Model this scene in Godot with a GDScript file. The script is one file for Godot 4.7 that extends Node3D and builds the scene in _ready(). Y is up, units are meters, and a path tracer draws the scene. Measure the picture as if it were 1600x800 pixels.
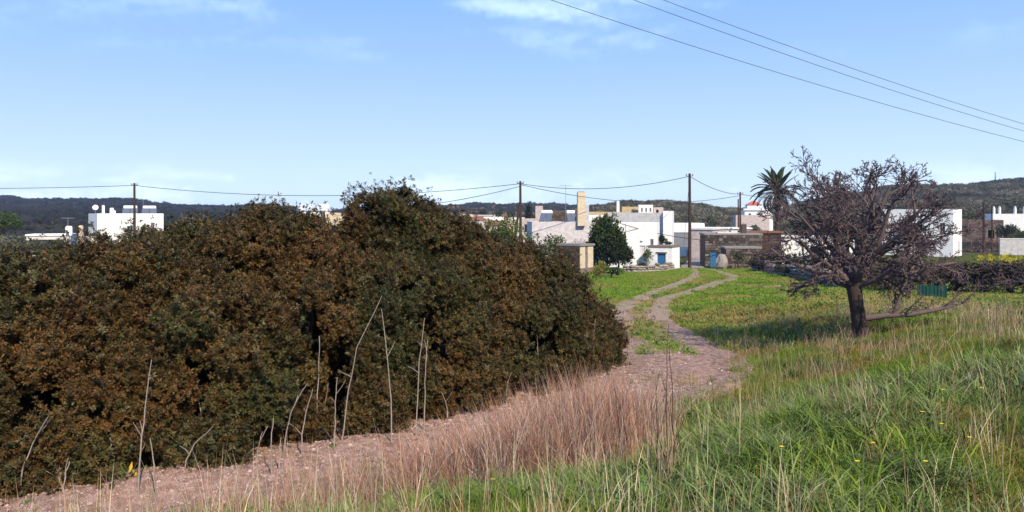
extends Node3D
# A gravel lane past a lentisk thicket down to a white Greek village. Metres, y up, camera looks along -z.

const F := 1232.0      # focal length, in 1600ths of the frame's width
const EYE := 6.0       # height of the eye above the village square
const HOR := 335.0     # row of the eye level

var rng := RandomNumberGenerator.new()
var names := {}
var mats := {}
var nz := FastNoiseLite.new()
var nz2 := FastNoiseLite.new()
var ruts := []
var lane_pts: Array[Vector2] = []      # (x, distance)

# ------------------------------------------------------------------ mesh builder
class MB:
	var v := PackedVector3Array()
	var n := PackedVector3Array()
	var c := PackedColorArray()
	var u := PackedVector2Array()
	var col := Color.WHITE

	func tri(a: Vector3, b: Vector3, d: Vector3) -> void:
		var nn := (b - a).cross(d - a)
		if nn.length_squared() < 1e-16:
			return
		nn = nn.normalized()
		v.append(a); v.append(d); v.append(b)
		for i in 3:
			n.append(nn); c.append(col)

	func tri_n(a: Vector3, b: Vector3, d: Vector3, na: Vector3, nb: Vector3, nd: Vector3) -> void:
		v.append(a); v.append(d); v.append(b)
		n.append(na); n.append(nd); n.append(nb)
		for i in 3:
			c.append(col)

	func quad(a: Vector3, b: Vector3, d: Vector3, e: Vector3) -> void:
		tri(a, b, d)
		tri(a, d, e)

	func box(at: Vector3, size: Vector3, bs := Basis.IDENTITY) -> void:
		var h := size * 0.5
		var p: Array[Vector3] = []
		for i in 8:
			p.append(at + bs * Vector3(h.x if i & 1 else -h.x, h.y if i & 2 else -h.y, h.z if i & 4 else -h.z))
		quad(p[4], p[5], p[7], p[6])
		quad(p[1], p[0], p[2], p[3])
		quad(p[5], p[1], p[3], p[7])
		quad(p[0], p[4], p[6], p[2])
		quad(p[6], p[7], p[3], p[2])
		quad(p[0], p[1], p[5], p[4])

	func tube(pts: Array, rad: Array, sides: int, cap := true) -> void:
		var rings := []
		var norms := []
		var up := Vector3(0.3, 0.1, 0.95)
		for i in pts.size():
			var a: Vector3 = pts[maxi(i - 1, 0)]
			var b: Vector3 = pts[mini(i + 1, pts.size() - 1)]
			var t := (b - a).normalized()
			var s := t.cross(up)
			if s.length() < 0.05:
				s = t.cross(Vector3(1, 0, 0.2))
			s = s.normalized()
			var w := s.cross(t)
			up = w.cross(s) * -1.0 if false else up
			var ring: Array[Vector3] = []
			var nr: Array[Vector3] = []
			for k in sides:
				var an := TAU * k / sides
				var o := s * cos(an) + w * sin(an)
				ring.append(pts[i] + o * float(rad[i]))
				nr.append(o)
			rings.append(ring)
			norms.append(nr)
		for i in pts.size() - 1:
			for k in sides:
				var k2 := (k + 1) % sides
				tri_n(rings[i][k], rings[i + 1][k], rings[i + 1][k2], norms[i][k], norms[i + 1][k], norms[i + 1][k2])
				tri_n(rings[i][k], rings[i + 1][k2], rings[i][k2], norms[i][k], norms[i + 1][k2], norms[i][k2])
		if cap:
			var m: int = pts.size() - 1
			for k in range(1, sides - 1):
				tri(rings[m][0], rings[m][k + 1], rings[m][k])
				tri(rings[0][0], rings[0][k], rings[0][k + 1])

	func mesh(with_color := false) -> ArrayMesh:
		var a := []
		a.resize(Mesh.ARRAY_MAX)
		a[Mesh.ARRAY_VERTEX] = v
		a[Mesh.ARRAY_NORMAL] = n
		if with_color:
			a[Mesh.ARRAY_COLOR] = c
		var m := ArrayMesh.new()
		m.add_surface_from_arrays(Mesh.PRIMITIVE_TRIANGLES, a)
		return m

# ------------------------------------------------------------------ naming and tagging
func named(parent: Node, called: String) -> String:
	var key := str(parent.get_instance_id()) + called
	var k: int = names.get(key, 0)
	names[key] = k + 1
	return called if k == 0 else called + "_%03d" % k

func tag(o: Node3D, label: String, category: String, group := "") -> void:
	o.set_meta("label", label)
	o.set_meta("category", category)
	if group != "":
		o.set_meta("group", group)

func thing(called: String, label: String, category: String, at := Vector3.ZERO, turn := 0.0, group := "") -> Node3D:
	var o := Node3D.new()
	o.name = named(self, called)
	add_child(o)
	o.position = at
	o.rotation.y = turn
	tag(o, label, category, group)
	return o

func part(parent: Node, called: String, m: Mesh, mat: Material) -> MeshInstance3D:
	var o := MeshInstance3D.new()
	o.name = named(parent, called)
	o.mesh = m
	o.material_override = mat
	parent.add_child(o)
	return o

func struct(called: String, m: Mesh, mat: Material) -> MeshInstance3D:
	var o := part(self, called, m, mat)
	o.set_meta("kind", "structure")
	return o

func scatter(parent: Node, called: String, m: Mesh, mat: Material, where: Array, tints: PackedColorArray) -> MultiMeshInstance3D:
	var mm := MultiMesh.new()
	mm.transform_format = MultiMesh.TRANSFORM_3D
	mm.use_colors = true
	mm.mesh = m
	mm.instance_count = where.size()
	for i in where.size():
		mm.set_instance_transform(i, where[i])
		mm.set_instance_color(i, tints[i])
	var o := MultiMeshInstance3D.new()
	o.name = named(parent, called)
	o.multimesh = mm
	o.material_override = mat
	o.set_meta("kind", "stuff")
	parent.add_child(o)
	return o

# ------------------------------------------------------------------ materials
func grain(freq: float, oct: int, lo: Color, hi: Color, size := 512, contrast := 1.0, sd := 1) -> ImageTexture:
	var f := FastNoiseLite.new()
	f.seed = sd
	f.frequency = freq
	f.fractal_octaves = oct
	f.noise_type = FastNoiseLite.TYPE_SIMPLEX_SMOOTH
	var im := f.get_seamless_image(size, size)
	im.convert(Image.FORMAT_RGB8)
	for y in size:
		for x in size:
			var t := clampf((im.get_pixel(x, y).r - 0.5) * contrast + 0.5, 0.0, 1.0)
			im.set_pixel(x, y, lo.lerp(hi, t))
	return ImageTexture.create_from_image(im)

func two_grain() -> ImageTexture:
	# gravel: fine grit over packed and loose patches
	var a := FastNoiseLite.new()
	a.seed = 61
	a.frequency = 0.22
	a.fractal_octaves = 2
	var b := FastNoiseLite.new()
	b.seed = 62
	b.frequency = 0.011
	b.fractal_octaves = 4
	var ia := a.get_seamless_image(1024, 1024)
	var ib := b.get_seamless_image(1024, 1024)
	var im := Image.create(1024, 1024, false, Image.FORMAT_RGB8)
	for y in 1024:
		for x in 1024:
			var t := clampf((ia.get_pixel(x, y).r - 0.5) * 2.4 + 0.5, 0.0, 1.0)
			var u := clampf((ib.get_pixel(x, y).r - 0.5) * 2.6 + 0.5, 0.0, 1.0)
			var c := Color(0.55, 0.47, 0.43).lerp(Color(1, 1, 1), t)
			im.set_pixel(x, y, c * Color(0.80, 0.76, 0.72).lerp(Color(1, 1, 1), u))
	return ImageTexture.create_from_image(im)

func bump(freq: float, oct: int, strength: float, size := 512, sd := 5) -> ImageTexture:
	var f := FastNoiseLite.new()
	f.seed = sd
	f.frequency = freq
	f.fractal_octaves = oct
	var im := f.get_seamless_image(size, size)
	im.convert(Image.FORMAT_RGBA8)
	im.bump_map_to_normal_map(strength)
	return ImageTexture.create_from_image(im)

func lin(r: float, g: float, b: float) -> Color:
	return Color(r, g, b).linear_to_srgb()

func plain(key: String, col: Color, rough := 0.9, metal := 0.0) -> StandardMaterial3D:
	if mats.has(key):
		return mats[key]
	var m := StandardMaterial3D.new()
	m.resource_name = key
	m.albedo_color = col
	m.roughness = rough
	m.metallic = metal
	m.metallic_specular = 0.3
	mats[key] = m
	return m

func rough_mat(key: String, col: Color, tex: Texture2D, scale := 0.5, nrm: Texture2D = null, nscale := 0.6) -> StandardMaterial3D:
	var m := plain(key, col, 0.95)
	m.metallic_specular = 0.2
	m.albedo_texture = tex
	m.uv1_triplanar = true
	m.uv1_world_triplanar = true
	m.uv1_scale = Vector3.ONE * scale
	if nrm:
		m.normal_enabled = true
		m.normal_texture = nrm
		m.normal_scale = nscale
	return m

func leafy(key: String, back := 0.35, rough := 0.6, spec := 0.3) -> StandardMaterial3D:
	var m := plain(key, Color.WHITE, rough)
	m.vertex_color_use_as_albedo = true
	m.metallic_specular = spec
	m.cull_mode = BaseMaterial3D.CULL_DISABLED
	if back > 0.0:
		m.backlight_enabled = true
		m.backlight = Color(back, back, back)
	return m

# ------------------------------------------------------------------ the lie of the land
func lane_info(x: float, d: float) -> Vector2:
	# (signed distance to the lane's middle line, positive on the bank's side; place along it)
	var best := 1e9
	var sgn := 1.0
	var along := 0.0
	var p := Vector2(x, d)
	for i in lane_pts.size() - 1:
		var a := lane_pts[i]
		var ab := lane_pts[i + 1] - a
		var t := clampf((p - a).dot(ab) / ab.length_squared(), 0.0, 1.0)
		var q := p - a - ab * t
		var l := q.length_squared()
		if l < best:
			best = l
			sgn = 1.0 if ab.x * (p.y - a.y) - ab.y * (p.x - a.x) < 0.0 else -1.0
			along = i + t
	return Vector2(sqrt(best) * sgn, along)

func base_h(d: float) -> float:
	if d < 12.0:
		return 3.0
	if d > 88.0:
		return 0.0
	var t := (d - 12.0) / 76.0
	var lin_h := 3.0 * (1.0 - t)
	return lin_h

func ground_h(x: float, d: float) -> float:
	var li := lane_info(x, d)
	return ground_s(x, d, li.x)

func ground_s(x: float, d: float, s: float) -> float:
	var h := base_h(d)
	if s > 0.0:
		var fade := 1.0
		if d > 7.0:
			fade = lerpf(1.0, 0.62, clampf((d - 7.0) / 8.0, 0, 1))
		if d > 15.0:
			fade = 0.62 * (1.0 - smoothstep(15.0, 48.0, d))
		h += 1.2 * smoothstep(1.7, 6.2, s) * fade
		h += 0.12 * nz.get_noise_2d(x * 3.0, d * 3.0) * smoothstep(1.4, 3.0, s)
	else:
		h += 0.25 * smoothstep(1.6, 4.0, -s) * (1.0 - smoothstep(20.0, 40.0, d))
	h += 0.05 * nz.get_noise_2d(x * 9.0 + 50.0, d * 9.0)
	if d > 125.0:
		h -= clampf((d - 125.0) / 30.0, 0, 1) * 3.0
	return h

func curve(pts: Array, x: float) -> float:
	if x <= pts[0][0]:
		return pts[0][1]
	for i in pts.size() - 1:
		if x <= pts[i + 1][0]:
			var t: float = (x - pts[i][0]) / (pts[i + 1][0] - pts[i][0])
			t = t * t * (3.0 - 2.0 * t)
			return lerpf(pts[i][1], pts[i + 1][1], t)
	return pts[pts.size() - 1][1]

const RIDGE_L := [[-500, 298], [0, 307], [60, 312], [180, 313], [290, 321], [400, 325], [540, 328], [680, 325], [760, 319], [830, 321], [930, 323], [1050, 330], [1200, 336], [1700, 336]]
const RIDGE_M := [[860, 338], [930, 325], [980, 317], [1040, 314], [1090, 320], [1140, 330], [1200, 336], [1300, 342]]
const RIDGE_R := [[1190, 345], [1260, 322], [1320, 306], [1400, 293], [1500, 288], [1600, 283], [2100, 276]]

func far_h(b: float, d: float) -> float:
	# b: bearing as a column of the 1600-wide frame, d: distance
	var h := 0.0
	for l in [[RIDGE_L, 900.0, 200.0], [RIDGE_M, 430.0, 170.0], [RIDGE_R, 560.0, 140.0]]:
		var dr: float = l[1]
		var ds: float = l[2]
		var yr := EYE - (curve(l[0], b) - HOR) / F * dr
		var t := clampf((d - ds) / (dr - ds), 0.0, 1.0)
		var k := yr * pow(t, 1.25)
		if d > dr:
			k = yr * (1.0 - (d - dr) / dr * 0.9)
		h = maxf(h, k)
	var p := Vector2((b - 800.0) / F * d, d)
	return h + 0.006 * d * nz.get_noise_2d(p.x * 0.09, p.y * 0.09) * smoothstep(160.0, 300.0, d) - 0.15

func land_h(x: float, d: float) -> float:
	if d > 150.0:
		return far_h(x / d * F + 800.0, d)
	return maxf(ground_h(x, d), far_h(x / d * F + 800.0, d)) if d > 132.0 else ground_h(x, d)

func bx(col: float, d: float) -> float:      # x of a bearing at a distance
	return (col - 800.0) / F * d

func hy(row: float, d: float) -> float:      # height seen at a row at a distance
	return EYE - (row - HOR) / F * d

func spot(col: float, d: float) -> Vector3:  # point on the land
	var x := bx(col, d)
	return Vector3(x, land_h(x, d), -d)

# ------------------------------------------------------------------ build order
func _ready() -> void:
	make_light()
	rng.seed = 4711
	nz.seed = 11
	nz.frequency = 0.1
	nz.fractal_octaves = 3
	nz2.seed = 29
	nz2.frequency = 0.35
	nz2.fractal_octaves = 2
	for p in [[-26, 0.5], [-18, 3.2], [-12, 5.4], [-8.5, 6.8], [-5.3, 8.2], [-3.4, 9.1], [-1.8, 10.1], [0, 11.8], [1.7, 13.5], [3.0, 15.5], [3.7, 18.5], [3.9, 22], [4.3, 27], [5.1, 32], [7.4, 40], [10.4, 49], [13.2, 57], [16.6, 68], [19, 79], [21.5, 92]]:
		lane_pts.append(Vector2(p[0], p[1]))
	make_materials()
	make_land()
	make_lane()
	make_hill_scrub()
	make_village()
	make_far_houses()
	make_poles_and_wires()
	make_trees()
	make_thicket()
	make_pear_tree()
	make_grass()
	make_small_plants()

func make_light() -> void:
	var cam := Camera3D.new()
	cam.name = "camera"
	add_child(cam)
	cam.position = Vector3(0, EYE, 0)
	cam.set_frustum(0.1 * 800.0 / F, Vector2(0, 0.1 * (HOR - 400.0) / F), 0.1, 4000.0)
	cam.current = true
	var sun := DirectionalLight3D.new()
	sun.name = "sun"
	add_child(sun)
	sun.look_at_from_position(Vector3(0.32, 0.66, 0.68) * 100.0, Vector3.ZERO)
	sun.light_color = Color(1.0, 0.93, 0.82)
	sun.light_energy = 1.45
	sun.light_angular_distance = 0.5
	sun.shadow_enabled = true
	sun.sky_mode = DirectionalLight3D.SKY_MODE_LIGHT_ONLY
	var sm := ProceduralSkyMaterial.new()
	sm.sky_top_color = lin(0.10, 0.29, 0.72)
	sm.sky_horizon_color = lin(0.62, 0.765, 0.87)
	sm.sky_curve = 0.125
	sm.ground_horizon_color = lin(0.45, 0.5, 0.5)
	sm.ground_bottom_color = lin(0.12, 0.11, 0.08)
	sm.sky_cover = cloud_cover()
	sm.sky_cover_modulate = Color(1, 1, 1, 1)
	var sky := Sky.new()
	sky.sky_material = sm
	var e := Environment.new()
	e.background_mode = Environment.BG_SKY
	e.sky = sky
	e.tonemap_mode = Environment.TONE_MAPPER_LINEAR
	e.tonemap_exposure = 1.4
	e.sdfgi_enabled = true
	e.ssao_enabled = true
	e.ssil_enabled = true
	e.fog_enabled = true
	e.fog_density = 0.00018
	e.fog_light_color = Color(0.72, 0.82, 1.0)
	var w := WorldEnvironment.new()
	w.name = "world_environment"
	w.environment = e
	add_child(w)

func cloud_cover() -> ImageTexture:
	# thin cirrus wisps over the whole sky and a low broken bank along the horizon
	var wid := 1536
	var hei := 768
	var im := Image.create(wid, hei, false, Image.FORMAT_RGBA8)
	var f := FastNoiseLite.new()
	f.seed = 8
	f.frequency = 2.2
	f.fractal_octaves = 5
	f.domain_warp_enabled = true
	f.domain_warp_amplitude = 0.35
	f.domain_warp_frequency = 1.6
	var g := FastNoiseLite.new()
	g.seed = 23
	g.frequency = 0.9
	for y in hei / 2 + 6:
		var el := PI * (0.5 - (y + 0.5) / hei)
		var low := exp(-pow((rad_to_deg(el) - 1.0) / 1.7, 2.0))
		var high := smoothstep(deg_to_rad(9.0), deg_to_rad(15.0), el)
		for x in wid:
			var az := TAU * ((x + 0.5) / wid - 0.5)
			var dir := Vector3(sin(az) * cos(el), sin(el), -cos(az) * cos(el))
			var a := 0.0
			if high > 0.0:
				var q := Vector3(dir.x / (dir.y + 0.25), 0.0, dir.z / (dir.y + 0.25))
				var t := f.get_noise_3d(q.x * 0.9, 0.0, q.z * 1.9) * 0.7 + g.get_noise_3d(q.x, 3.0, q.z) * 0.5
				a = smoothstep(-0.1, 0.65, t) * 0.45 * high
			if low > 0.02:
				var t2 := f.get_noise_3d(dir.x * 2.0, dir.y * 9.0, dir.z * 2.0) + 0.6 * g.get_noise_3d(dir.x * 1.4, 9.0, dir.z * 1.4)
				a = maxf(a, smoothstep(-0.05, 0.5, t2) * low * 0.3)
			im.set_pixel(x, y, Color(0.88, 0.9, 0.92, a))
	return ImageTexture.create_from_image(im)

func make_materials() -> void:
	var soft := grain(0.012, 4, Color(0.93, 0.93, 0.92), Color(1, 1, 1), 512, 1.6, 3)
	var stain := grain(0.01, 5, Color(0.91, 0.90, 0.89), Color(1, 1, 1), 512, 2.0, 4)
	var fine := grain(0.06, 4, Color(0.55, 0.55, 0.55), Color(1, 1, 1), 512, 1.8, 5)
	var speck := grain(0.2, 2, Color(0.45, 0.42, 0.40), Color(1, 1, 1), 512, 2.2, 6)
	var nb := bump(0.05, 4, 3.0)
	rough_mat("limewash", lin(0.85, 0.85, 0.84), soft, 0.25, nb, 0.12)
	rough_mat("aged_white", lin(0.66, 0.65, 0.63), stain, 0.3, nb, 0.2)
	rough_mat("grey_render", lin(0.46, 0.46, 0.47), stain, 0.3, nb, 0.2)
	rough_mat("lilac_render", lin(0.58, 0.555, 0.575), stain, 0.3, nb, 0.2)
	rough_mat("pink_render", lin(0.52, 0.45, 0.43), stain, 0.35, nb, 0.2)
	rough_mat("cream_render", lin(0.62, 0.52, 0.38), stain, 0.4, nb, 0.2)
	rough_mat("ochre_render", lin(0.50, 0.38, 0.22), stain, 0.4, nb, 0.2)
	rough_mat("concrete", lin(0.40, 0.37, 0.35), fine, 0.6, nb, 0.5)
	rough_mat("road_concrete", lin(0.42, 0.36, 0.34), fine, 0.4, nb, 0.5)
	rough_mat("dark_stone", lin(0.15, 0.125, 0.105), fine, 0.9, nb, 1.0)
	rough_mat("mortar", lin(0.13, 0.11, 0.10), fine, 0.9, nb, 0.7)
	rough_mat("pale_stone", lin(0.50, 0.45, 0.40), fine, 0.9, nb, 1.0)
	rough_mat("grey_stone", lin(0.27, 0.25, 0.23), fine, 0.9, nb, 1.0)
	rough_mat("tan_stone", lin(0.34, 0.27, 0.21), fine, 0.9, nb, 1.0)
	rough_mat("roof_tile", lin(0.36, 0.17, 0.11), fine, 0.8, nb, 0.8)
	rough_mat("bark", lin(0.11, 0.082, 0.075), fine, 2.0, bump(0.09, 3, 8.0), 1.0)
	rough_mat("twig", lin(0.21, 0.155, 0.16), fine, 2.0)
	rough_mat("pale_bark", lin(0.24, 0.20, 0.17), fine, 2.0)
	rough_mat("pole_wood", lin(0.10, 0.065, 0.05), fine, 1.0)
	rough_mat("dead_stalk", lin(0.50, 0.42, 0.37), fine, 3.0)
	rough_mat("brown_stalk", lin(0.16, 0.095, 0.08), fine, 3.0)
	plain("blue_paint", lin(0.035, 0.14, 0.30), 0.5)
	plain("grey_metal", lin(0.26, 0.28, 0.31), 0.45, 0.2)
	plain("dark_glass", lin(0.02, 0.025, 0.03), 0.12).metallic_specular = 0.6
	plain("grey_paint", lin(0.30, 0.30, 0.32), 0.6)
	plain("wire", lin(0.03, 0.03, 0.033), 0.6)
	plain("antenna_metal", lin(0.35, 0.36, 0.38), 0.4, 0.7)
	plain("white_enamel", lin(0.8, 0.8, 0.8), 0.35)
	plain("terracotta", lin(0.38, 0.16, 0.09), 0.85)
	plain("net_green", lin(0.012, 0.058, 0.05), 0.85)
	plain("brown_wood", lin(0.14, 0.08, 0.05), 0.8)
	var g := plain("ground", Color.WHITE, 0.97)
	g.metallic_specular = 0.1
	g.vertex_color_use_as_albedo = true
	g.albedo_texture = grain(0.045, 5, Color(0.45, 0.45, 0.45), Color(1, 1, 1), 1024, 2.4, 9)
	g.uv1_triplanar = true
	g.uv1_world_triplanar = true
	g.uv1_scale = Vector3.ONE * 0.21
	var h := plain("hill", Color.WHITE, 1.0)
	h.metallic_specular = 0.05
	h.vertex_color_use_as_albedo = true
	h.albedo_texture = grain(0.04, 5, Color(0.40, 0.40, 0.40), Color(1, 1, 1), 1024, 2.6, 10)
	h.uv1_triplanar = true
	h.uv1_world_triplanar = true
	h.uv1_scale = Vector3.ONE * 0.014
	var gv := rough_mat("gravel", lin(0.66, 0.485, 0.41), two_grain(), 0.45, bump(0.2, 2, 6.0), 1.0)
	gv.roughness = 0.95
	rough_mat("track_soil", lin(0.56, 0.415, 0.30), speck, 0.8, nb, 0.6)
	leafy("grass", 0.35, 0.65, 0.25)
	leafy("straw", 0.2, 0.8, 0.15)
	leafy("lentisk", 0.15, 0.5, 0.3)
	leafy("crown", 0.2, 0.6, 0.2)
	leafy("pebble", 0.0, 0.9, 0.2)
	leafy("petal", 0.3, 0.7, 0.2)
	leafy("palm_leaf", 0.2, 0.5, 0.3)

# ------------------------------------------------------------------ land
func axis(fine_from: float, fine_to: float, step: float, out_from: float, out_to: float) -> PackedFloat32Array:
	var a: Array[float] = []
	var x := fine_from
	var st := step
	while x > out_from:
		st *= 1.16
		x -= st
		a.push_front(x)
	x = fine_from
	while x < fine_to:
		a.append(x)
		x += step
	st = step
	while x < out_to:
		a.append(x)
		st = minf(st * 1.035, 160.0)
		x += st
	a.append(out_to)
	return PackedFloat32Array(a)

func ground_col(x: float, d: float, s: float) -> Color:
	var n := nz.get_noise_2d(x * 2.2, d * 2.2)
	var n2 := nz.get_noise_2d(x * 0.6 + 200.0, d * 0.6)
	var meadow := Color(0.13, 0.19, 0.025)
	var dry := Color(0.21, 0.165, 0.075)
	var soil := Color(0.11, 0.085, 0.05)
	var c := meadow.lerp(dry, clampf(0.25 + n * 1.1 + n2 * 0.6, 0.0, 0.85))
	if nz2.get_noise_2d(x * 0.7 + 11.0, d * 0.7) > 0.12:
		c = soil
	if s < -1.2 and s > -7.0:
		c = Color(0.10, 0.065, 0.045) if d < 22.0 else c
	return c

func make_land() -> void:
	var xs := axis(-13.0, 15.0, 0.22, -1700.0, 1700.0)
	var zs := axis(2.0, 26.0, 0.22, -260.0, 1900.0)
	var nx := xs.size()
	var v := PackedVector3Array()
	var c := PackedColorArray()
	var ix := PackedInt32Array()
	for j in zs.size():
		for i in nx:
			var x := xs[i]
			var d := zs[j]
			var s := 9.0 if d < -2.0 or absf(x) > 90.0 else lane_info_or(x, d)
			var dip := 0.16 * (1.0 - smoothstep(0.9, 1.35, absf(s))) * (1.0 - smoothstep(18.0, 24.0, d))
			v.append(Vector3(x, ground_s(x, d, s) - dip, -d))
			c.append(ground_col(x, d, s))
	for j in zs.size() - 1:
		for i in nx - 1:
			var a := j * nx + i
			ix.append_array([a, a + nx, a + nx + 1, a, a + nx + 1, a + 1])
	struct("ground", sheet(v, c, ix), mats.ground)
	# hills: a fan of land from the village's far side to the ridges
	v = PackedVector3Array(); c = PackedColorArray(); ix = PackedInt32Array()
	var cols: Array[float] = []
	var b := -420.0
	while b <= 2040.0:
		cols.append(b)
		b += 7.0
	var rings: Array[float] = []
	var d2 := 136.0
	while d2 < 1500.0:
		rings.append(d2)
		d2 *= 1.03
	for r in rings:
		for k in cols:
			v.append(Vector3(bx(k, r), far_h(k, r) - (1.5 if r < 140.0 else 0.0), -r))
			c.append(hill_col(k, r))
	var nc := cols.size()
	for j in rings.size() - 1:
		for i in nc - 1:
			var a := j * nc + i
			ix.append_array([a, a + nc, a + nc + 1, a, a + nc + 1, a + 1])
	struct("hills", sheet(v, c, ix), mats.hill)

func lane_info_or(x: float, d: float) -> float:
	if d > 100.0:
		return 9.0
	return lane_info(x, d).x

func hill_col(b: float, d: float) -> Color:
	var x := bx(b, d)
	var n := nz.get_noise_2d(x * 0.12, d * 0.12)
	var n2 := nz.get_noise_2d(x * 0.5 + 90.0, d * 0.3)
	var scrub := Color(0.050, 0.050, 0.034)
	var earth := Color(0.20, 0.145, 0.10)
	var left := 1.0 - smoothstep(330.0, 640.0, b)
	var mix := clampf(0.30 + n * 0.9 + n2 * 0.8, 0.0, 1.0)
	var c := scrub.lerp(earth, mix * lerpf(1.0, 0.22, left))
	if b > 560.0 and b < 900.0:
		c = Color(0.27, 0.17, 0.125) if nz.get_noise_2d(x * 0.25 + 300.0, d * 0.15) > -0.15 else c
	return c

func sheet(v: PackedVector3Array, c: PackedColorArray, ix: PackedInt32Array) -> ArrayMesh:
	var n := PackedVector3Array()
	n.resize(v.size())
	for t in range(0, ix.size(), 3):
		var a := v[ix[t]]
		var nn := (v[ix[t + 2]] - a).cross(v[ix[t + 1]] - a)
		if nn.y < 0.0:
			nn = -nn
		for k in 3:
			n[ix[t + k]] += nn
	for i in n.size():
		n[i] = n[i].normalized()
	var arr := []
	arr.resize(Mesh.ARRAY_MAX)
	arr[Mesh.ARRAY_VERTEX] = v
	arr[Mesh.ARRAY_NORMAL] = n
	if c.size() == v.size():
		arr[Mesh.ARRAY_COLOR] = c
	arr[Mesh.ARRAY_INDEX] = ix
	var m := ArrayMesh.new()
	m.add_surface_from_arrays(Mesh.PRIMITIVE_TRIANGLES, arr)
	return m

func smooth_path(pts: Array, n: int) -> Array[Vector2]:
	var out: Array[Vector2] = []
	for i in pts.size() - 1:
		var p0: Vector2 = pts[maxi(i - 1, 0)]
		var p1: Vector2 = pts[i]
		var p2: Vector2 = pts[i + 1]
		var p3: Vector2 = pts[mini(i + 2, pts.size() - 1)]
		for k in n:
			out.append(p1.cubic_interpolate(p2, p0, p3, float(k) / n))
	out.append(pts[pts.size() - 1])
	return out

func ribbon(path: Array[Vector2], half: Array, lift: float, cols: int, wob: float, rough := false) -> ArrayMesh:
	var v := PackedVector3Array()
	var ix := PackedInt32Array()
	for i in path.size():
		var t := (path[mini(i + 1, path.size() - 1)] - path[maxi(i - 1, 0)]).normalized()
		var nrm := Vector2(t.y, -t.x)
		var hw: float = half[i]
		for k in cols:
			var u := float(k) / (cols - 1) * 2.0 - 1.0
			var w := hw
			if k == 0 or k == cols - 1:
				w += wob * nz2.get_noise_2d(path[i].x * 5.0 + u * 31.0, path[i].y * 5.0) * 2.0
			var p := path[i] + nrm * u * w
			var edge := -0.05 if (k == 0 or k == cols - 1) else lift
			if rough and k > 0 and k < cols - 1:
				edge += lane_relief(u, p, path[i].y)
			v.append(Vector3(p.x, ground_h(p.x, p.y) + edge, -p.y))
	for i in path.size() - 1:
		for k in cols - 1:
			var a := i * cols + k
			ix.append_array([a, a + cols, a + cols + 1, a, a + cols + 1, a + 1])
	return sheet(v, PackedColorArray(), ix)

func lane_relief(u: float, p: Vector2, d: float) -> float:
	# two shallow wheel ruts and uneven gravel
	var deep := 1.0 - smoothstep(16.0, 22.0, d)
	return deep * (-0.055 * exp(-pow((absf(u) - 0.5) / 0.17, 2.0)) + 0.05 * nz2.get_noise_2d(p.x * 3.0, p.y * 3.0) + 0.03)

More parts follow.
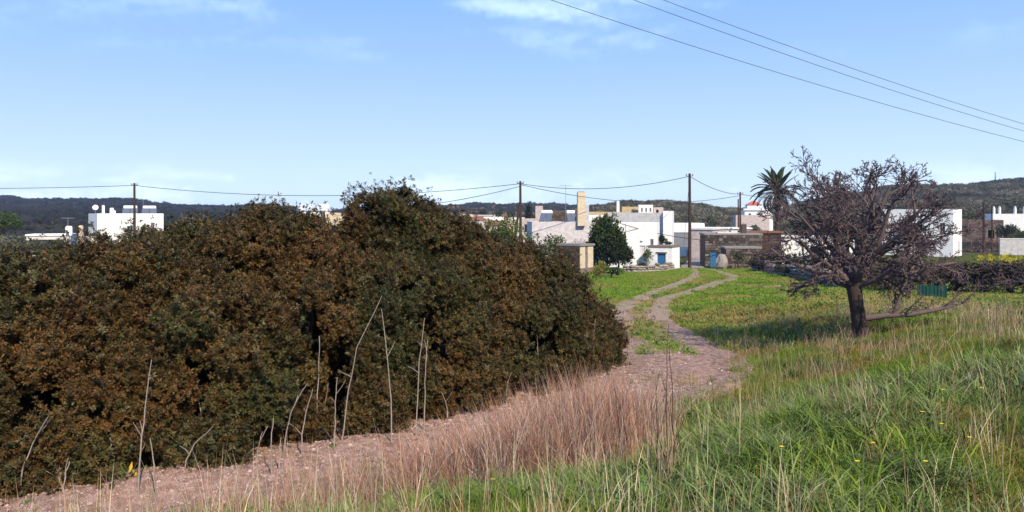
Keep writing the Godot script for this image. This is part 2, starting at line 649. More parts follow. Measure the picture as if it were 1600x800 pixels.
func make_lane() -> void:
	var near: Array[Vector2] = []
	var half := []
	for i in lane_pts.size():
		if lane_pts[i].y < 41.0:
			near.append(lane_pts[i])
	near = smooth_path(near, 12)
	for p in near:
		half.append(1.5 * (1.0 - 0.3 * smoothstep(20.0, 29.0, p.y) - 0.6 * smoothstep(29.0, 37.0, p.y)) + 0.25 * smoothstep(10.0, 15.0, p.y) * (1.0 - smoothstep(17.0, 22.0, p.y)))
	struct("gravel_lane", ribbon(near, half, 0.03, 19, 0.3, true), mats.gravel)
	# two wheel tracks beyond the bend
	ruts = [[Vector2(3.6, 26), Vector2(4.1, 30), Vector2(5.6, 36), Vector2(8.6, 45), Vector2(12.0, 55.0), Vector2(15.4, 66), Vector2(18.3, 79), Vector2(19.8, 86)],
		[Vector2(5.0, 26), Vector2(5.8, 31), Vector2(7.3, 37), Vector2(10.6, 45), Vector2(14.2, 54), Vector2(17.5, 62.0), Vector2(19.6, 74), Vector2(21.2, 86)]]
	for r in ruts:
		var p := smooth_path(r, 10)
		var hw := []
		for q in p:
			hw.append(0.44 + 0.12 * smoothstep(25.0, 45.0, q.y) + 0.3 * nz2.get_noise_2d(q.x, q.y * 2.0))
		struct("wheel_track", ribbon(p, hw, 0.05, 7, 0.4), mats.track_soil)
	var spur := smooth_path([Vector2(10.2, 44.5), Vector2(14.0, 47.5), Vector2(18.0, 48.2)], 8)
	var sh := []
	for i in spur.size():
		sh.append(1.0 * (1.0 - float(i) / spur.size()) + 0.05)
	struct("bare_earth_path", ribbon(spur, sh, 0.045, 5, 0.3), mats.track_soil)
	# concrete road into the village
	var road := smooth_path([Vector2(19.2, 84.5), Vector2(21.2, 92), Vector2(24.5, 103), Vector2(29, 118)], 8)
	var rh := []
	for q in road:
		rh.append(1.75)
	struct("village_road", ribbon(road, rh, 0.06, 5, 0.0), mats.road_concrete)
	# loose stones on the lane
	var mb := MB.new()
	blob(mb, Vector3.ZERO, Vector3(1, 0.62, 0.85), 1, 0.25, 3)
	var w := []
	var tint := PackedColorArray()
	while w.size() < 17000:
		var i := rng.randi_range(0, near.size() - 2)
		var p := near[i].lerp(near[i + 1], rng.randf())
		if absf(p.x) > p.y * 0.75 + 1.0:
			continue
		var t := (near[i + 1] - near[i]).normalized()
		var off := clampf(rng.randfn(0.0, 0.75), -1.6, 1.6)
		var q := p + Vector2(t.y, -t.x) * off
		var sz := rng.randf_range(0.007, 0.016) + (0.02 if rng.randf() < 0.04 else 0.0)
		var bs := Basis.from_euler(Vector3(rng.randf() * 0.5, rng.randf() * TAU, rng.randf() * 0.5)).scaled(Vector3.ONE * sz)
		w.append(Transform3D(bs, Vector3(q.x, ground_h(q.x, q.y) + 0.03 + lane_relief(off / 1.5, q, q.y), -q.y)))
		var g := rng.randf_range(0.6, 1.15)
		tint.append(Color(0.42 * g, 0.30 * g, 0.265 * g) if rng.randf() < 0.8 else Color(0.20, 0.15, 0.13))
	scatter(self, "lane_pebbles", mb.mesh(), mats.pebble, w, tint)
	get_node("lane_pebbles").set_meta("label", "loose pale pebbles strewn over the gravel lane")
	get_node("lane_pebbles").set_meta("category", "pebbles")

func rut_gap(x: float, d: float) -> float:
	var best := 1e9
	var p := Vector2(x, d)
	for r in ruts:
		for i in r.size() - 1:
			best = minf(best, p.distance_to(Geometry2D.get_closest_point_to_segment(p, r[i], r[i + 1])))
	return best

func blob(mb: MB, at: Vector3, size: Vector3, sub: int, rough: float, sd: int) -> void:
	# an uneven rounded stone: an octahedron divided and pushed about
	var f := FastNoiseLite.new()
	f.seed = sd
	f.frequency = 0.9
	var tris := []
	var o := [Vector3.RIGHT, Vector3.UP, Vector3.BACK, Vector3.LEFT, Vector3.DOWN, Vector3.FORWARD]
	for t in [[0, 1, 2], [2, 1, 3], [3, 1, 5], [5, 1, 0], [2, 4, 0], [3, 4, 2], [5, 4, 3], [0, 4, 5]]:
		tris.append([o[t[0]], o[t[1]], o[t[2]]])
	for s in sub:
		var nx := []
		for t in tris:
			var a: Vector3 = (t[0] + t[1]).normalized()
			var b: Vector3 = (t[1] + t[2]).normalized()
			var c: Vector3 = (t[2] + t[0]).normalized()
			nx.append([t[0], a, c]); nx.append([a, t[1], b]); nx.append([c, b, t[2]]); nx.append([a, b, c])
		tris = nx
	for t in tris:
		var q := []
		for p in t:
			q.append(at + p * size * (1.0 + rough * f.get_noise_3dv(p * 1.7) * 2.0))
		mb.tri(q[0], q[2], q[1])

# ------------------------------------------------------------------ foliage meshes
func leaf(mb: MB, at: Vector3, dir: Vector3, side: Vector3, ln: float, wd: float, fold: float) -> void:
	var nrm := dir.cross(side).normalized()
	var m := at + dir * ln * 0.5
	var a := m + side * wd * 0.5 + nrm * fold
	var b := m - side * wd * 0.5 + nrm * fold
	var tip := at + dir * ln
	mb.tri(at, a, tip)
	mb.tri(at, tip, b)

func rand_dir() -> Vector3:
	while true:
		var p := Vector3(rng.randf_range(-1, 1), rng.randf_range(-1, 1), rng.randf_range(-1, 1))
		if p.length() > 0.05 and p.length() < 1.0:
			return p.normalized()
	return Vector3.UP

func tuft_mesh(n: int) -> ArrayMesh:
	# a sprig with leaflets round its tip, growing along +y; one unit is about 10 cm
	var mb := MB.new()
	for i in n:
		var an := i * 2.4 + rng.randf() * 0.5
		var up := rng.randf_range(0.05, 0.9)
		var out := Vector3(cos(an), 0, sin(an))
		var dir := (out * (1.15 - up * 0.6) + Vector3.UP * (up + rng.randf_range(-0.3, 0.3))).normalized()
		var side := dir.cross(out.cross(Vector3.UP) + rand_dir() * 0.3).normalized()
		side = dir.cross(side).normalized()
		mb.col = Color.WHITE * rng.randf_range(0.75, 1.25)
		leaf(mb, Vector3(0, -0.35 + up * 0.6, 0) + out * 0.05, dir, side, rng.randf_range(0.38, 0.62), rng.randf_range(0.15, 0.24), 0.03)
	return mb.mesh(true)

func crown_mesh(n: int, lumps: int, leaf_size: float, flat := 1.0, hollow := 0.55) -> ArrayMesh:
	# leaves spread over lumps inside a unit ball
	var mb := MB.new()
	var cs := []
	for i in lumps:
		var p := rand_dir()
		p.y = absf(p.y) * 1.1 - 0.35
		var r := rng.randf_range(0.24, 0.46)
		cs.append([p.normalized() * rng.randf_range(0.35, 0.98 - r * 0.8), r, rng.randf_range(0.75, 1.25)])
	cs.append([Vector3.ZERO, 0.6, 1.0])
	for i in n:
		var l: Array = cs[rng.randi() % cs.size()]
		var o := rand_dir()
		var p: Vector3 = l[0] + o * float(l[1]) * rng.randf_range(hollow, 1.08)
		var dir := (o + rand_dir() * 0.9).normalized()
		var side := dir.cross(rand_dir()).normalized()
		mb.col = Color.WHITE * (float(l[2]) * rng.randf_range(0.7, 1.3))
		leaf(mb, p * Vector3(1, flat, 1), dir, side, leaf_size * rng.randf_range(0.7, 1.4), leaf_size * rng.randf_range(0.4, 0.7), leaf_size * 0.08)
	return mb.mesh(true)

func blade_mesh(n: int, h: float, spread: float, wd: float, bend: float, segs := 2) -> ArrayMesh:
	# a tuft of grass blades; each bends over by «bend»
	var mb := MB.new()
	for i in n:
		var an := rng.randf() * TAU
		var at := Vector3(cos(an), 0, sin(an)) * spread * sqrt(rng.randf())
		var lean := Vector3(cos(an + rng.randfn(0, 0.7)), 0, sin(an + rng.randfn(0, 0.7)))
		var hh := h * rng.randf_range(0.5, 1.15)
		var face := lean.cross(Vector3.UP).rotated(Vector3.UP, rng.randf_range(-0.9, 0.9))
		var bd := bend * rng.randf_range(0.3, 1.4)
		mb.col = Color.WHITE * rng.randf_range(0.7, 1.25)
		var w0 := wd * rng.randf_range(0.7, 1.2)
		var pa := at - face * w0 * 0.5 - Vector3(0, 0.03, 0)
		var pb := at + face * w0 * 0.5 - Vector3(0, 0.03, 0)
		for k in range(1, segs + 1):
			var t := float(k) / segs
			var cen := at + Vector3.UP * hh * (t - 0.35 * bd * t * t * t) + lean * hh * bd * t * t
			if k == segs:
				mb.tri(pa, pb, cen)
			else:
				var w := w0 * (1.0 - 0.45 * t)
				var na := cen - face * w * 0.5
				var nb := cen + face * w * 0.5
				mb.quad(pa, pb, nb, na)
				pa = na
				pb = nb
	return mb.mesh(true)

# ------------------------------------------------------------------ hill scrub (far maquis, one mass per hillside)
func make_hill_scrub() -> void:
	var m := crown_mesh(130, 7, 0.34, 0.75, 0.7)
	var sets := [
		["scrub_cover", "dark evergreen scrub covering the long low hill", -60, 660, 230, 930, 5200],
		["scrub_cover", "dotted scrub and olives on the earth-coloured plain and low ridge", 640, 1000, 200, 930, 2600],
		["scrub_cover", "grey-green olives and scrub on the round hill beyond the utility poles", 900, 1300, 165, 450, 3000],
		["scrub_cover", "dense scrub on the steep hillside above the white house", 1220, 1660, 160, 580, 3600]]
	for s in sets:
		var w := []
		var tint := PackedColorArray()
		while w.size() < int(s[6]):
			var b := rng.randf_range(s[2], s[3])
			var d: float = sqrt(lerpf(float(s[4]) * s[4], float(s[5]) * s[5], rng.randf()))
			var x := bx(b, d)
			var dens := nz.get_noise_2d(x * 0.16 + 40.0, d * 0.16)
			if dens + rng.randf_range(-0.25, 0.5) < 0.0:
				continue
			if b > 560 and b < 900 and d < 560 and rng.randf() < 0.8:
				continue
			var r := rng.randf_range(0.9, 2.1) * (0.8 + d / 1100.0)
			w.append(Transform3D(Basis(Vector3.UP, rng.randf() * TAU).scaled(Vector3(r, r * rng.randf_range(0.6, 0.95), r)), Vector3(x, far_h(b, d) + r * 0.3, -d)))
			var g := rng.randf_range(0.65, 1.3)
			var k := nz.get_noise_2d(x * 0.4, d * 0.4)
			var c := Color(0.045, 0.05, 0.026) * g
			if s[2] > 800:
				c = Color(0.10, 0.098, 0.055) * g if k > -0.1 else Color(0.19, 0.17, 0.12) * g
			elif s[2] < 0:
				c = Color(0.034, 0.036, 0.026) * g
			tint.append(c)
		var o := scatter(self, s[0], m, mats.crown, w, tint)
		o.set_meta("label", s[1])
		o.set_meta("category", "scrub")

# ------------------------------------------------------------------ the lentisk thicket
func make_thicket() -> void:
	# each shrub: name label, list of domes [x, distance, top height, radius across, radius along]
	var shrubs := [
		["low broad end of the lentisk thicket, beside the gravel lane, two bare stalks before it", [[-7.9, 9.3, 5.4, 1.5], [-6.9, 9.4, 5.2, 1.35], [-6.3, 10.4, 5.45, 1.5], [-5.5, 9.8, 4.9, 1.35]]],
		["broad rust-tinged lentisk shrub below the white house with roof collectors", [[-5.45, 11.2, 5.72, 1.55], [-4.4, 10.5, 5.1, 1.4], [-4.75, 12.0, 5.95, 1.3]]],
		["tall twin-crowned lentisk shrub next to the highest dome of the thicket", [[-3.8, 12.4, 6.12, 1.2], [-3.15, 12.2, 5.62, 1.1], [-2.9, 11.6, 5.2, 1.35]]],
		["highest domed lentisk shrub of the thicket, bronze-brown at its crown", [[-1.95, 13.7, 6.5, 1.1], [-1.5, 13.9, 6.05, 1.25], [-2.4, 13.4, 6.1, 0.85], [-1.7, 12.8, 5.4, 1.45]]],
		["sloping lentisk shrub at the lane's bend, dark green below and bronze above", [[-0.85, 15.0, 5.7, 1.4], [0.15, 15.7, 5.35, 1.3], [-0.1, 14.6, 4.9, 1.3], [0.7, 16.3, 5.0, 1.05]]],
		["small low lentisk shrub at the thicket's end where the lane turns", [[1.35, 17.0, 4.25, 0.7], [1.0, 16.2, 4.3, 0.8], [1.65, 16.9, 3.7, 0.5]]]]
	var variants := [tuft_mesh(13), tuft_mesh(15), tuft_mesh(11)]
	var all := []
	for sh in shrubs:
		for e in sh[1]:
			all.append(e)
	var gap := FastNoiseLite.new()
	gap.seed = 77
	gap.frequency = 0.75
	gap.fractal_octaves = 2
	var hue := FastNoiseLite.new()
	hue.seed = 78
	hue.frequency = 0.55
	hue.fractal_octaves = 3
	for sh in shrubs:
		var c0: Array = sh[1][0]
		var root := thing("lentisk_shrub", sh[0], "shrub", Vector3(c0[0], ground_h(c0[0], c0[1]), -c0[1]), 0.0, "shrubs of the lentisk thicket")
		var where := [[], [], []]
		var tints := [PackedColorArray(), PackedColorArray(), PackedColorArray()]
		for e in sh[1]:
			var gy := ground_h(e[0], e[1]) - 0.1
			var ctr := Vector3(e[0], gy + 0.25, -e[1])
			var rad := Vector3(e[3], e[2] - gy - 0.25, e[3])
			# boughs: uneven lumps over the dome
			var nb := int(34.0 * e[3] * (rad.y * 0.7 + 0.4))
			var skirt := 15
			for b in nb + skirt:
				var fy := 1.0 - 1.22 * (b + 0.5) / nb
				var fa := b * 2.39996 + rng.randf_range(-0.5, 0.5)
				var fr := sqrt(maxf(0.0, 1.0 - fy * fy))
				var o := Vector3(cos(fa) * fr, fy, sin(fa) * fr)
				var full := pow(pow(absf(o.x), 2.8) + pow(absf(o.y), 2.8) + pow(absf(o.z), 2.8), -1.0 / 2.8)
				var f := rng.randf_range(0.78, 0.97) * lerpf(1.0, full, 0.65)
				f = minf(f, 0.97 / maxf(absf(o.y), 0.01))
				var bc := ctr + o * rad * f
				if b >= nb:
					fa = TAU * (b - nb + rng.randf() * 0.6) / skirt
					o = Vector3(cos(fa), 0.15, sin(fa)).normalized()
					bc = ctr + Vector3(cos(fa) * rad.x, 0, sin(fa) * rad.z) * rng.randf_range(0.82, 1.02)
					bc.y = gy + rng.randf_range(0.12, 0.75)
				if bc.y < gy + 0.05:
					bc.y = gy + 0.05 + rng.randf() * 0.25
				var deep := false
				for q in all:
					if q == e:
						continue
					var qg := 3.0
					var rel := (bc - Vector3(q[0], qg + 0.25, -q[1])) / Vector3(q[3], float(q[2]) - qg - 0.25, q[3])
					if rel.length() < 0.6:
						deep = true
				if deep:
					continue
				var br := rng.randf_range(0.19, 0.38)
				var bronze := clampf(0.46 + hue.get_noise_3dv(bc) * 0.75 + rng.randf_range(-0.12, 0.12), 0.0, 1.0)
				var val := rng.randf_range(0.75, 1.3)
				var stretch := Vector3(rng.randf_range(0.75, 1.35), rng.randf_range(0.7, 1.15), rng.randf_range(0.75, 1.35))
				var shoots := []
				for q in 4:
					shoots.append((o * 0.6 + Vector3.UP * 0.5 + rand_dir() * 0.7).normalized() * (br * 0.6 + rng.randf_range(0.02, 0.14)))
				var cnt := int(1350.0 * br * br * 4.0 * rng.randf_range(0.7, 1.1))
				for k in cnt:
					var d := rand_dir()
					if d.dot(o) < -0.35:
						d = -d
					var p := bc + (d * br * rng.randf_range(0.62, 1.06)) * stretch
					if rng.randf() < 0.2:
						p += (shoots[rng.randi() % shoots.size()] as Vector3) * rng.randf() + rand_dir() * 0.03
					if p.y < gy:
						continue
					if gap.get_noise_3dv(p * 2.4) < -0.36:
						continue
					var up := (d * 0.8 + o * 0.3 + Vector3.UP * 0.45 + rand_dir() * 0.45).normalized()
					var sx := up.cross(rand_dir()).normalized()
					var s := rng.randf_range(0.05, 0.10)
					var vi := rng.randi() % 3
					where[vi].append(Transform3D(Basis(sx, up, sx.cross(up)).scaled(Vector3.ONE * s), p - root.position))
					var g := val * rng.randf_range(0.55, 1.55)
					var green := Color(0.036, 0.042, 0.013)
					var brown := Color(0.095, 0.046, 0.013)
					var c := green.lerp(brown, clampf(bronze + rng.randf_range(-0.4, 0.4), 0.0, 1.0)) * g
					if rng.randf() < 0.05:
						c = Color(0.13, 0.11, 0.05)
					tints[vi].append(c)
		for i in 3:
			scatter(root, "foliage", variants[i], mats.lentisk, where[i], tints[i])
		# grey stems forking up from the ground
		for k in 9:
			var mb := MB.new()
			var p := Vector3(rng.randf_range(-0.5, 0.5), -0.1, rng.randf_range(-0.4, 0.4))
			var dir := Vector3(rng.randf_range(-0.5, 0.5), 1.0, rng.randf_range(-0.3, 0.8)).normalized()
			var pts := []
			var rr := []
			var hh: float = (float(c0[2]) - root.position.y) * 0.8
			for t in 8:
				pts.append(p)
				rr.append(0.045 * (1.0 - t / 9.0))
				p += dir * hh / 7.0
				dir = (dir + rand_dir() * 0.25).normalized()
			mb.tube(pts, rr, 6)
			part(root, "stem", mb.mesh(), mats.pale_bark)

# ------------------------------------------------------------------ bare trees
func branch(mb: MB, at: Vector3, dir: Vector3, ln: float, r0: float, level: int, o: Dictionary) -> void:
	var segs := 4 if level < 3 else (3 if level == 3 else 2)
	var pts := [at]
	var rr := [r0]
	var p := at
	var d := dir
	var taper: float = 0.42 if level < 3 else 0.5
	for i in segs:
		d = (d + rand_dir() * float(o.wobble) + Vector3.UP * float(o.lift) * 0.12).normalized()
		p += d * ln / segs
		pts.append(p)
		rr.append(maxf(r0 * lerpf(1.0, taper, float(i + 1) / segs), o.rmin))
	mb.tube(pts, rr, 6 if level < 2 else (4 if level == 2 else 3), level < 2)
	if level >= int(o.levels):
		return
	var kids: int = o.kids[level]
	for k in kids:
		var t := lerpf(0.22, 1.0, (k + rng.randf() * 0.8) / kids)
		var fi := clampf(t * segs, 0.0, segs - 0.001)
		var i := int(fi)
		var cp: Vector3 = (pts[i] as Vector3).lerp(pts[i + 1], fi - i)
		var ax: Vector3 = ((pts[i + 1] as Vector3) - (pts[i] as Vector3)).normalized()
		var side := ax.cross(rand_dir()).normalized()
		var an := rng.randf_range(0.5, 1.15)
		var nd := (ax * cos(an) + side * sin(an)).normalized()
		var rel: Vector3 = (cp - (o.centre as Vector3)) / (o.radius as Vector3)
		nd = (nd + rel * 0.35 * float(o.out)).normalized()
		var cl: float = ln * rng.randf_range(o.ratio[0], o.ratio[1]) * (1.15 - 0.35 * t)
		var tip: Vector3 = (cp + nd * cl - (o.centre as Vector3)) / (o.radius as Vector3)
		if tip.length() > 1.08:
			nd = (nd - tip.normalized() * 0.5).normalized()
			cl *= 0.55
		if cp.y + nd.y * cl < float(o.floor):
			nd.y = absf(nd.y)
		branch(mb, cp, nd, cl, maxf(float(rr[i]) * rng.randf_range(0.5, 0.68), o.rmin), level + 1, o)

func make_pear_tree() -> void:
	rng.seed = 90210
	var d := 17.8
	var x := bx(1342, d)
	var g := ground_h(x, d)
	var root := thing("bare_tree", "dense leafless tree with dark crooked branches standing on the grassy bank", "tree", Vector3(x, g, -d))
	root.scale = Vector3.ONE * 1.22
	# trunk leans a little and forks at breast height
	var mb := MB.new()
	var pts := [Vector3(0.05, -0.2, 0), Vector3(0.03, 0.1, 0), Vector3(0.0, 0.35, 0.02), Vector3(-0.04, 0.62, 0.0), Vector3(-0.09, 0.9, 0.03), Vector3(-0.14, 1.15, 0.0)]
	mb.tube(pts, [0.23, 0.165, 0.135, 0.125, 0.13, 0.13], 10)
	part(root, "trunk", mb.mesh(), mats.bark)
	var o := {"wobble": 0.26, "lift": 0.35, "rmin": 0.0055, "levels": 5, "kids": [4, 4, 4, 4, 3], "ratio": [0.40, 0.62], "out": 0.6,
		"centre": Vector3(0.14, 2.3, 0), "radius": Vector3(2.1, 1.8, 1.9), "floor": 0.62}
	# limbs leave the fork all round and fill a rounded crown
	var n_limbs := 17
	for i in n_limbs:
		var fy := 1.0 - 0.88 * (i + 0.4) / n_limbs
		var fa := i * 2.39996 + 2.6
		var fr := sqrt(1.0 - fy * fy)
		var reach := Vector3(cos(fa) * fr * 2.6, 0.4 + fy * 2.6, sin(fa) * fr * 2.1)
		var from := Vector3(-0.1, 0.92 + 0.22 * fy, 0.0)
		var to: Vector3 = Vector3(0.08, 1.05, 0) + reach * 0.66
		var m := MB.new()
		branch(m, from, (to - from).normalized(), (to - from).length(), rng.randf_range(0.048, 0.066), 0, o)
		part(root, "limb", m.mesh(), mats.twig)
	# the low bough that reaches out to the right
	var m2 := MB.new()
	var o2 := o.duplicate()
	o2.kids = [6, 3, 3, 2, 1]
	o2.wobble = 0.2
	o2.lift = 0.1
	o2.ratio = [0.28, 0.5]
	o2.floor = 0.25
	o2.radius = Vector3(2.2, 2.2, 1.9)
	var bough := [Vector3(0.02, 0.40, 0.03), Vector3(0.45, 0.47, 0.1), Vector3(0.9, 0.50, 0.16), Vector3(1.4, 0.6, 0.2), Vector3(1.95, 0.74, 0.15)]
	m2.tube(bough, [0.062, 0.054, 0.045, 0.03, 0.014], 7)
	for k in 11:
		var t := 0.8 + k * 0.29
		var bi := mini(int(t), 3)
		var bp: Vector3 = (bough[bi] as Vector3).lerp(bough[bi + 1], t - bi)
		branch(m2, bp, Vector3(rng.randf_range(0.2, 0.9), rng.randf_range(0.1, 0.8), rng.randf_range(-0.6, 0.6)).normalized(), rng.randf_range(0.3, 0.6), 0.016, 2, o2)
	part(root, "low_bough", m2.mesh(), mats.twig)
	var m3 := MB.new()
	m3.tube([Vector3(0.58, 0.47, 0.12), Vector3(0.70, 0.75, 0.1), Vector3(0.82, 1.05, 0.05), Vector3(0.95, 1.45, 0.05)], [0.05, 0.04, 0.035, 0.02], 6)
	branch(m3, Vector3(0.82, 1.05, 0.05), Vector3(0.2, 0.9, 0.1), 0.9, 0.03, 1, o)
	part(root, "limb", m3.mesh(), mats.twig)

func bare_bush(called: String, label: String, cat: String, at: Vector3, h: float, w: float, stems: int, mat: Material, rmin: float, group := "", kids := [4, 4, 4, 3]) -> void:
	var root := thing(called, label, cat, at, rng.randf() * TAU, group)
	var o := {"wobble": 0.25, "lift": 0.3, "rmin": rmin, "levels": 4, "kids": kids, "ratio": [0.45, 0.7], "out": 0.8,
		"centre": Vector3(0, h * 0.55, 0), "radius": Vector3(w * 0.5, h * 0.5, w * 0.5), "floor": 0.1}
	for i in stems:
		var m := MB.new()
		var an := TAU * i / stems + rng.randf()
		var dir := Vector3(cos(an) * 0.6, 1.0, sin(an) * 0.6) if stems > 1 else Vector3(0.05, 1, 0)
		branch(m, Vector3(cos(an), 0, sin(an)) * 0.1 - Vector3(0, 0.1, 0), dir.normalized(), h * 0.62, rmin * 3.5, 0, o)
		part(root, "stem", m.mesh(), mat)

# ------------------------------------------------------------------ trees of the village and the hills
var crowns := {}

func crown_tree(called: String, label: String, cat: String, at: Vector3, h: float, w: float, kind: String, col: Color, trunk_h: float, group := "") -> Node3D:
	if not crowns.has(kind):
		match kind:
			"fine": crowns[kind] = crown_mesh(2600, 16, 0.085, 1.0, 0.65)
			"mid": crowns[kind] = crown_mesh(1100, 11, 0.14, 0.95, 0.65)
			"far": crowns[kind] = crown_mesh(420, 8, 0.22, 0.9, 0.65)
			"spiky": crowns[kind] = crown_mesh(4600, 18, 0.15, 1.0, 0.55)
			"column": crowns[kind] = crown_mesh(500, 9, 0.2, 1.0, 0.7)
	var root := thing(called, label, cat, at, rng.randf() * TAU, group)
	var mb := MB.new()
	var r := clampf(w * 0.035, 0.05, 0.3)
	mb.tube([Vector3(0, -0.2, 0), Vector3(r * 0.3, trunk_h * 0.5, 0), Vector3(0, trunk_h + (h - trunk_h) * 0.5, 0)], [r * 1.3, r, r * 0.5], 6)
	part(root, "trunk", mb.mesh(), mats.bark)
	var c := part(root, "crown", tinted(crowns[kind], col), mats.crown)
	var ch := h - trunk_h
	c.position = Vector3(0, trunk_h + ch * 0.5, 0)
	c.scale = Vector3(w * 0.5, ch * 0.53, w * 0.5)
	return root

var tinted_meshes := {}

func tinted(m: ArrayMesh, col: Color) -> ArrayMesh:
	var key := [m, col]
	if tinted_meshes.has(key):
		return tinted_meshes[key]
	var a := m.surface_get_arrays(0)
	var c: PackedColorArray = a[Mesh.ARRAY_COLOR]
	for i in c.size():
		var g := c[i].r
		c[i] = Color(col.r * g, col.g * g, col.b * g)
	a[Mesh.ARRAY_COLOR] = c
	var out := ArrayMesh.new()
	out.add_surface_from_arrays(Mesh.PRIMITIVE_TRIANGLES, a)
	tinted_meshes[key] = out
	return out

func make_palm(at: Vector3, h: float) -> void:
	var root := thing("palm_tree", "tall date palm with arching fronds behind the stone buildings", "palm", at)
	var mb := MB.new()
	var pts := []
	var rr := []
	for i in 25:
		var t := i / 24.0
		pts.append(Vector3(0.12 * sin(t * 2.0), h * t - 0.2, 0))
		rr.append((0.30 - 0.05 * t) * (1.0 + 0.09 * (i % 2)) + 0.16 * smoothstep(0.86, 0.97, t))
	mb.tube(pts, rr, 9)
	part(root, "trunk", mb.mesh(), mats.bark)
	var top: Vector3 = pts[24]
	var meshes := []
	for vkind in 3:
		var f := MB.new()
		var ln: float = [3.9, 4.1, 3.6][vkind]
		var droop: float = [0.35, 1.35, 2.2][vkind]
		var p := Vector3.ZERO
		var an := 0.0
		var rp := []
		var rw := []
		var n := 16
		for i in n + 1:
			rp.append(p)
			rw.append(0.045 * (1.0 - 0.85 * i / n))
			var dir := Vector3(cos(an), sin(an), 0)
			if i > 2:
				for k in 4:
					for sgn in [-1.0, 1.0]:
						var ll: float = 0.62 * sin(PI * clampf((i + 0.8) / (n + 2.0), 0.05, 1.0)) + 0.12
						var at2: Vector3 = p + dir * ln / n * k * 0.25
						var ld: Vector3 = (dir * 0.75 + Vector3(0, 0, sgn) * 0.75 + Vector3(-dir.y, dir.x, 0) * 0.25).normalized()
						f.col = Color(0.060, 0.085, 0.034) * rng.randf_range(0.7, 1.3)
						leaf(f, at2, ld, ld.cross(Vector3(0, 1, 0)).normalized(), ll, 0.13, 0.01)
			p += dir * ln / n
			an -= droop / n
		f.col = Color(0.16, 0.10, 0.05)
		f.tube(rp, rw, 4)
		meshes.append(f.mesh(true))
	for i in 54:
		var ring := i / 54.0
		var el := lerpf(1.45, -0.35, pow(ring, 0.9)) + rng.randf_range(-0.12, 0.12)
		var o := part(root, "frond", meshes[0 if ring < 0.3 else (1 if ring < 0.75 else 2)], mats.palm_leaf)
		o.basis = Basis(Vector3.UP, i * 2.39996 + rng.randf_range(-0.2, 0.2)) * Basis(Vector3(0, 0, 1), el)
		o.position = top + Vector3(0, 0.15 * (1.0 - ring), 0)
	for i in 12:
		var s := MB.new()
		var an2 := i * 2.39996
		var dir2 := Vector3(cos(an2), rng.randf_range(0.1, 0.9), sin(an2)).normalized()
		s.tube([top, top + dir2 * 0.6, top + dir2 * 1.1 + Vector3(0, -0.15, 0)], [0.06, 0.05, 0.03], 5)
		part(root, "fruit_stalk", s.mesh(), plain("orange_stalk", lin(0.36, 0.15, 0.045), 0.7))

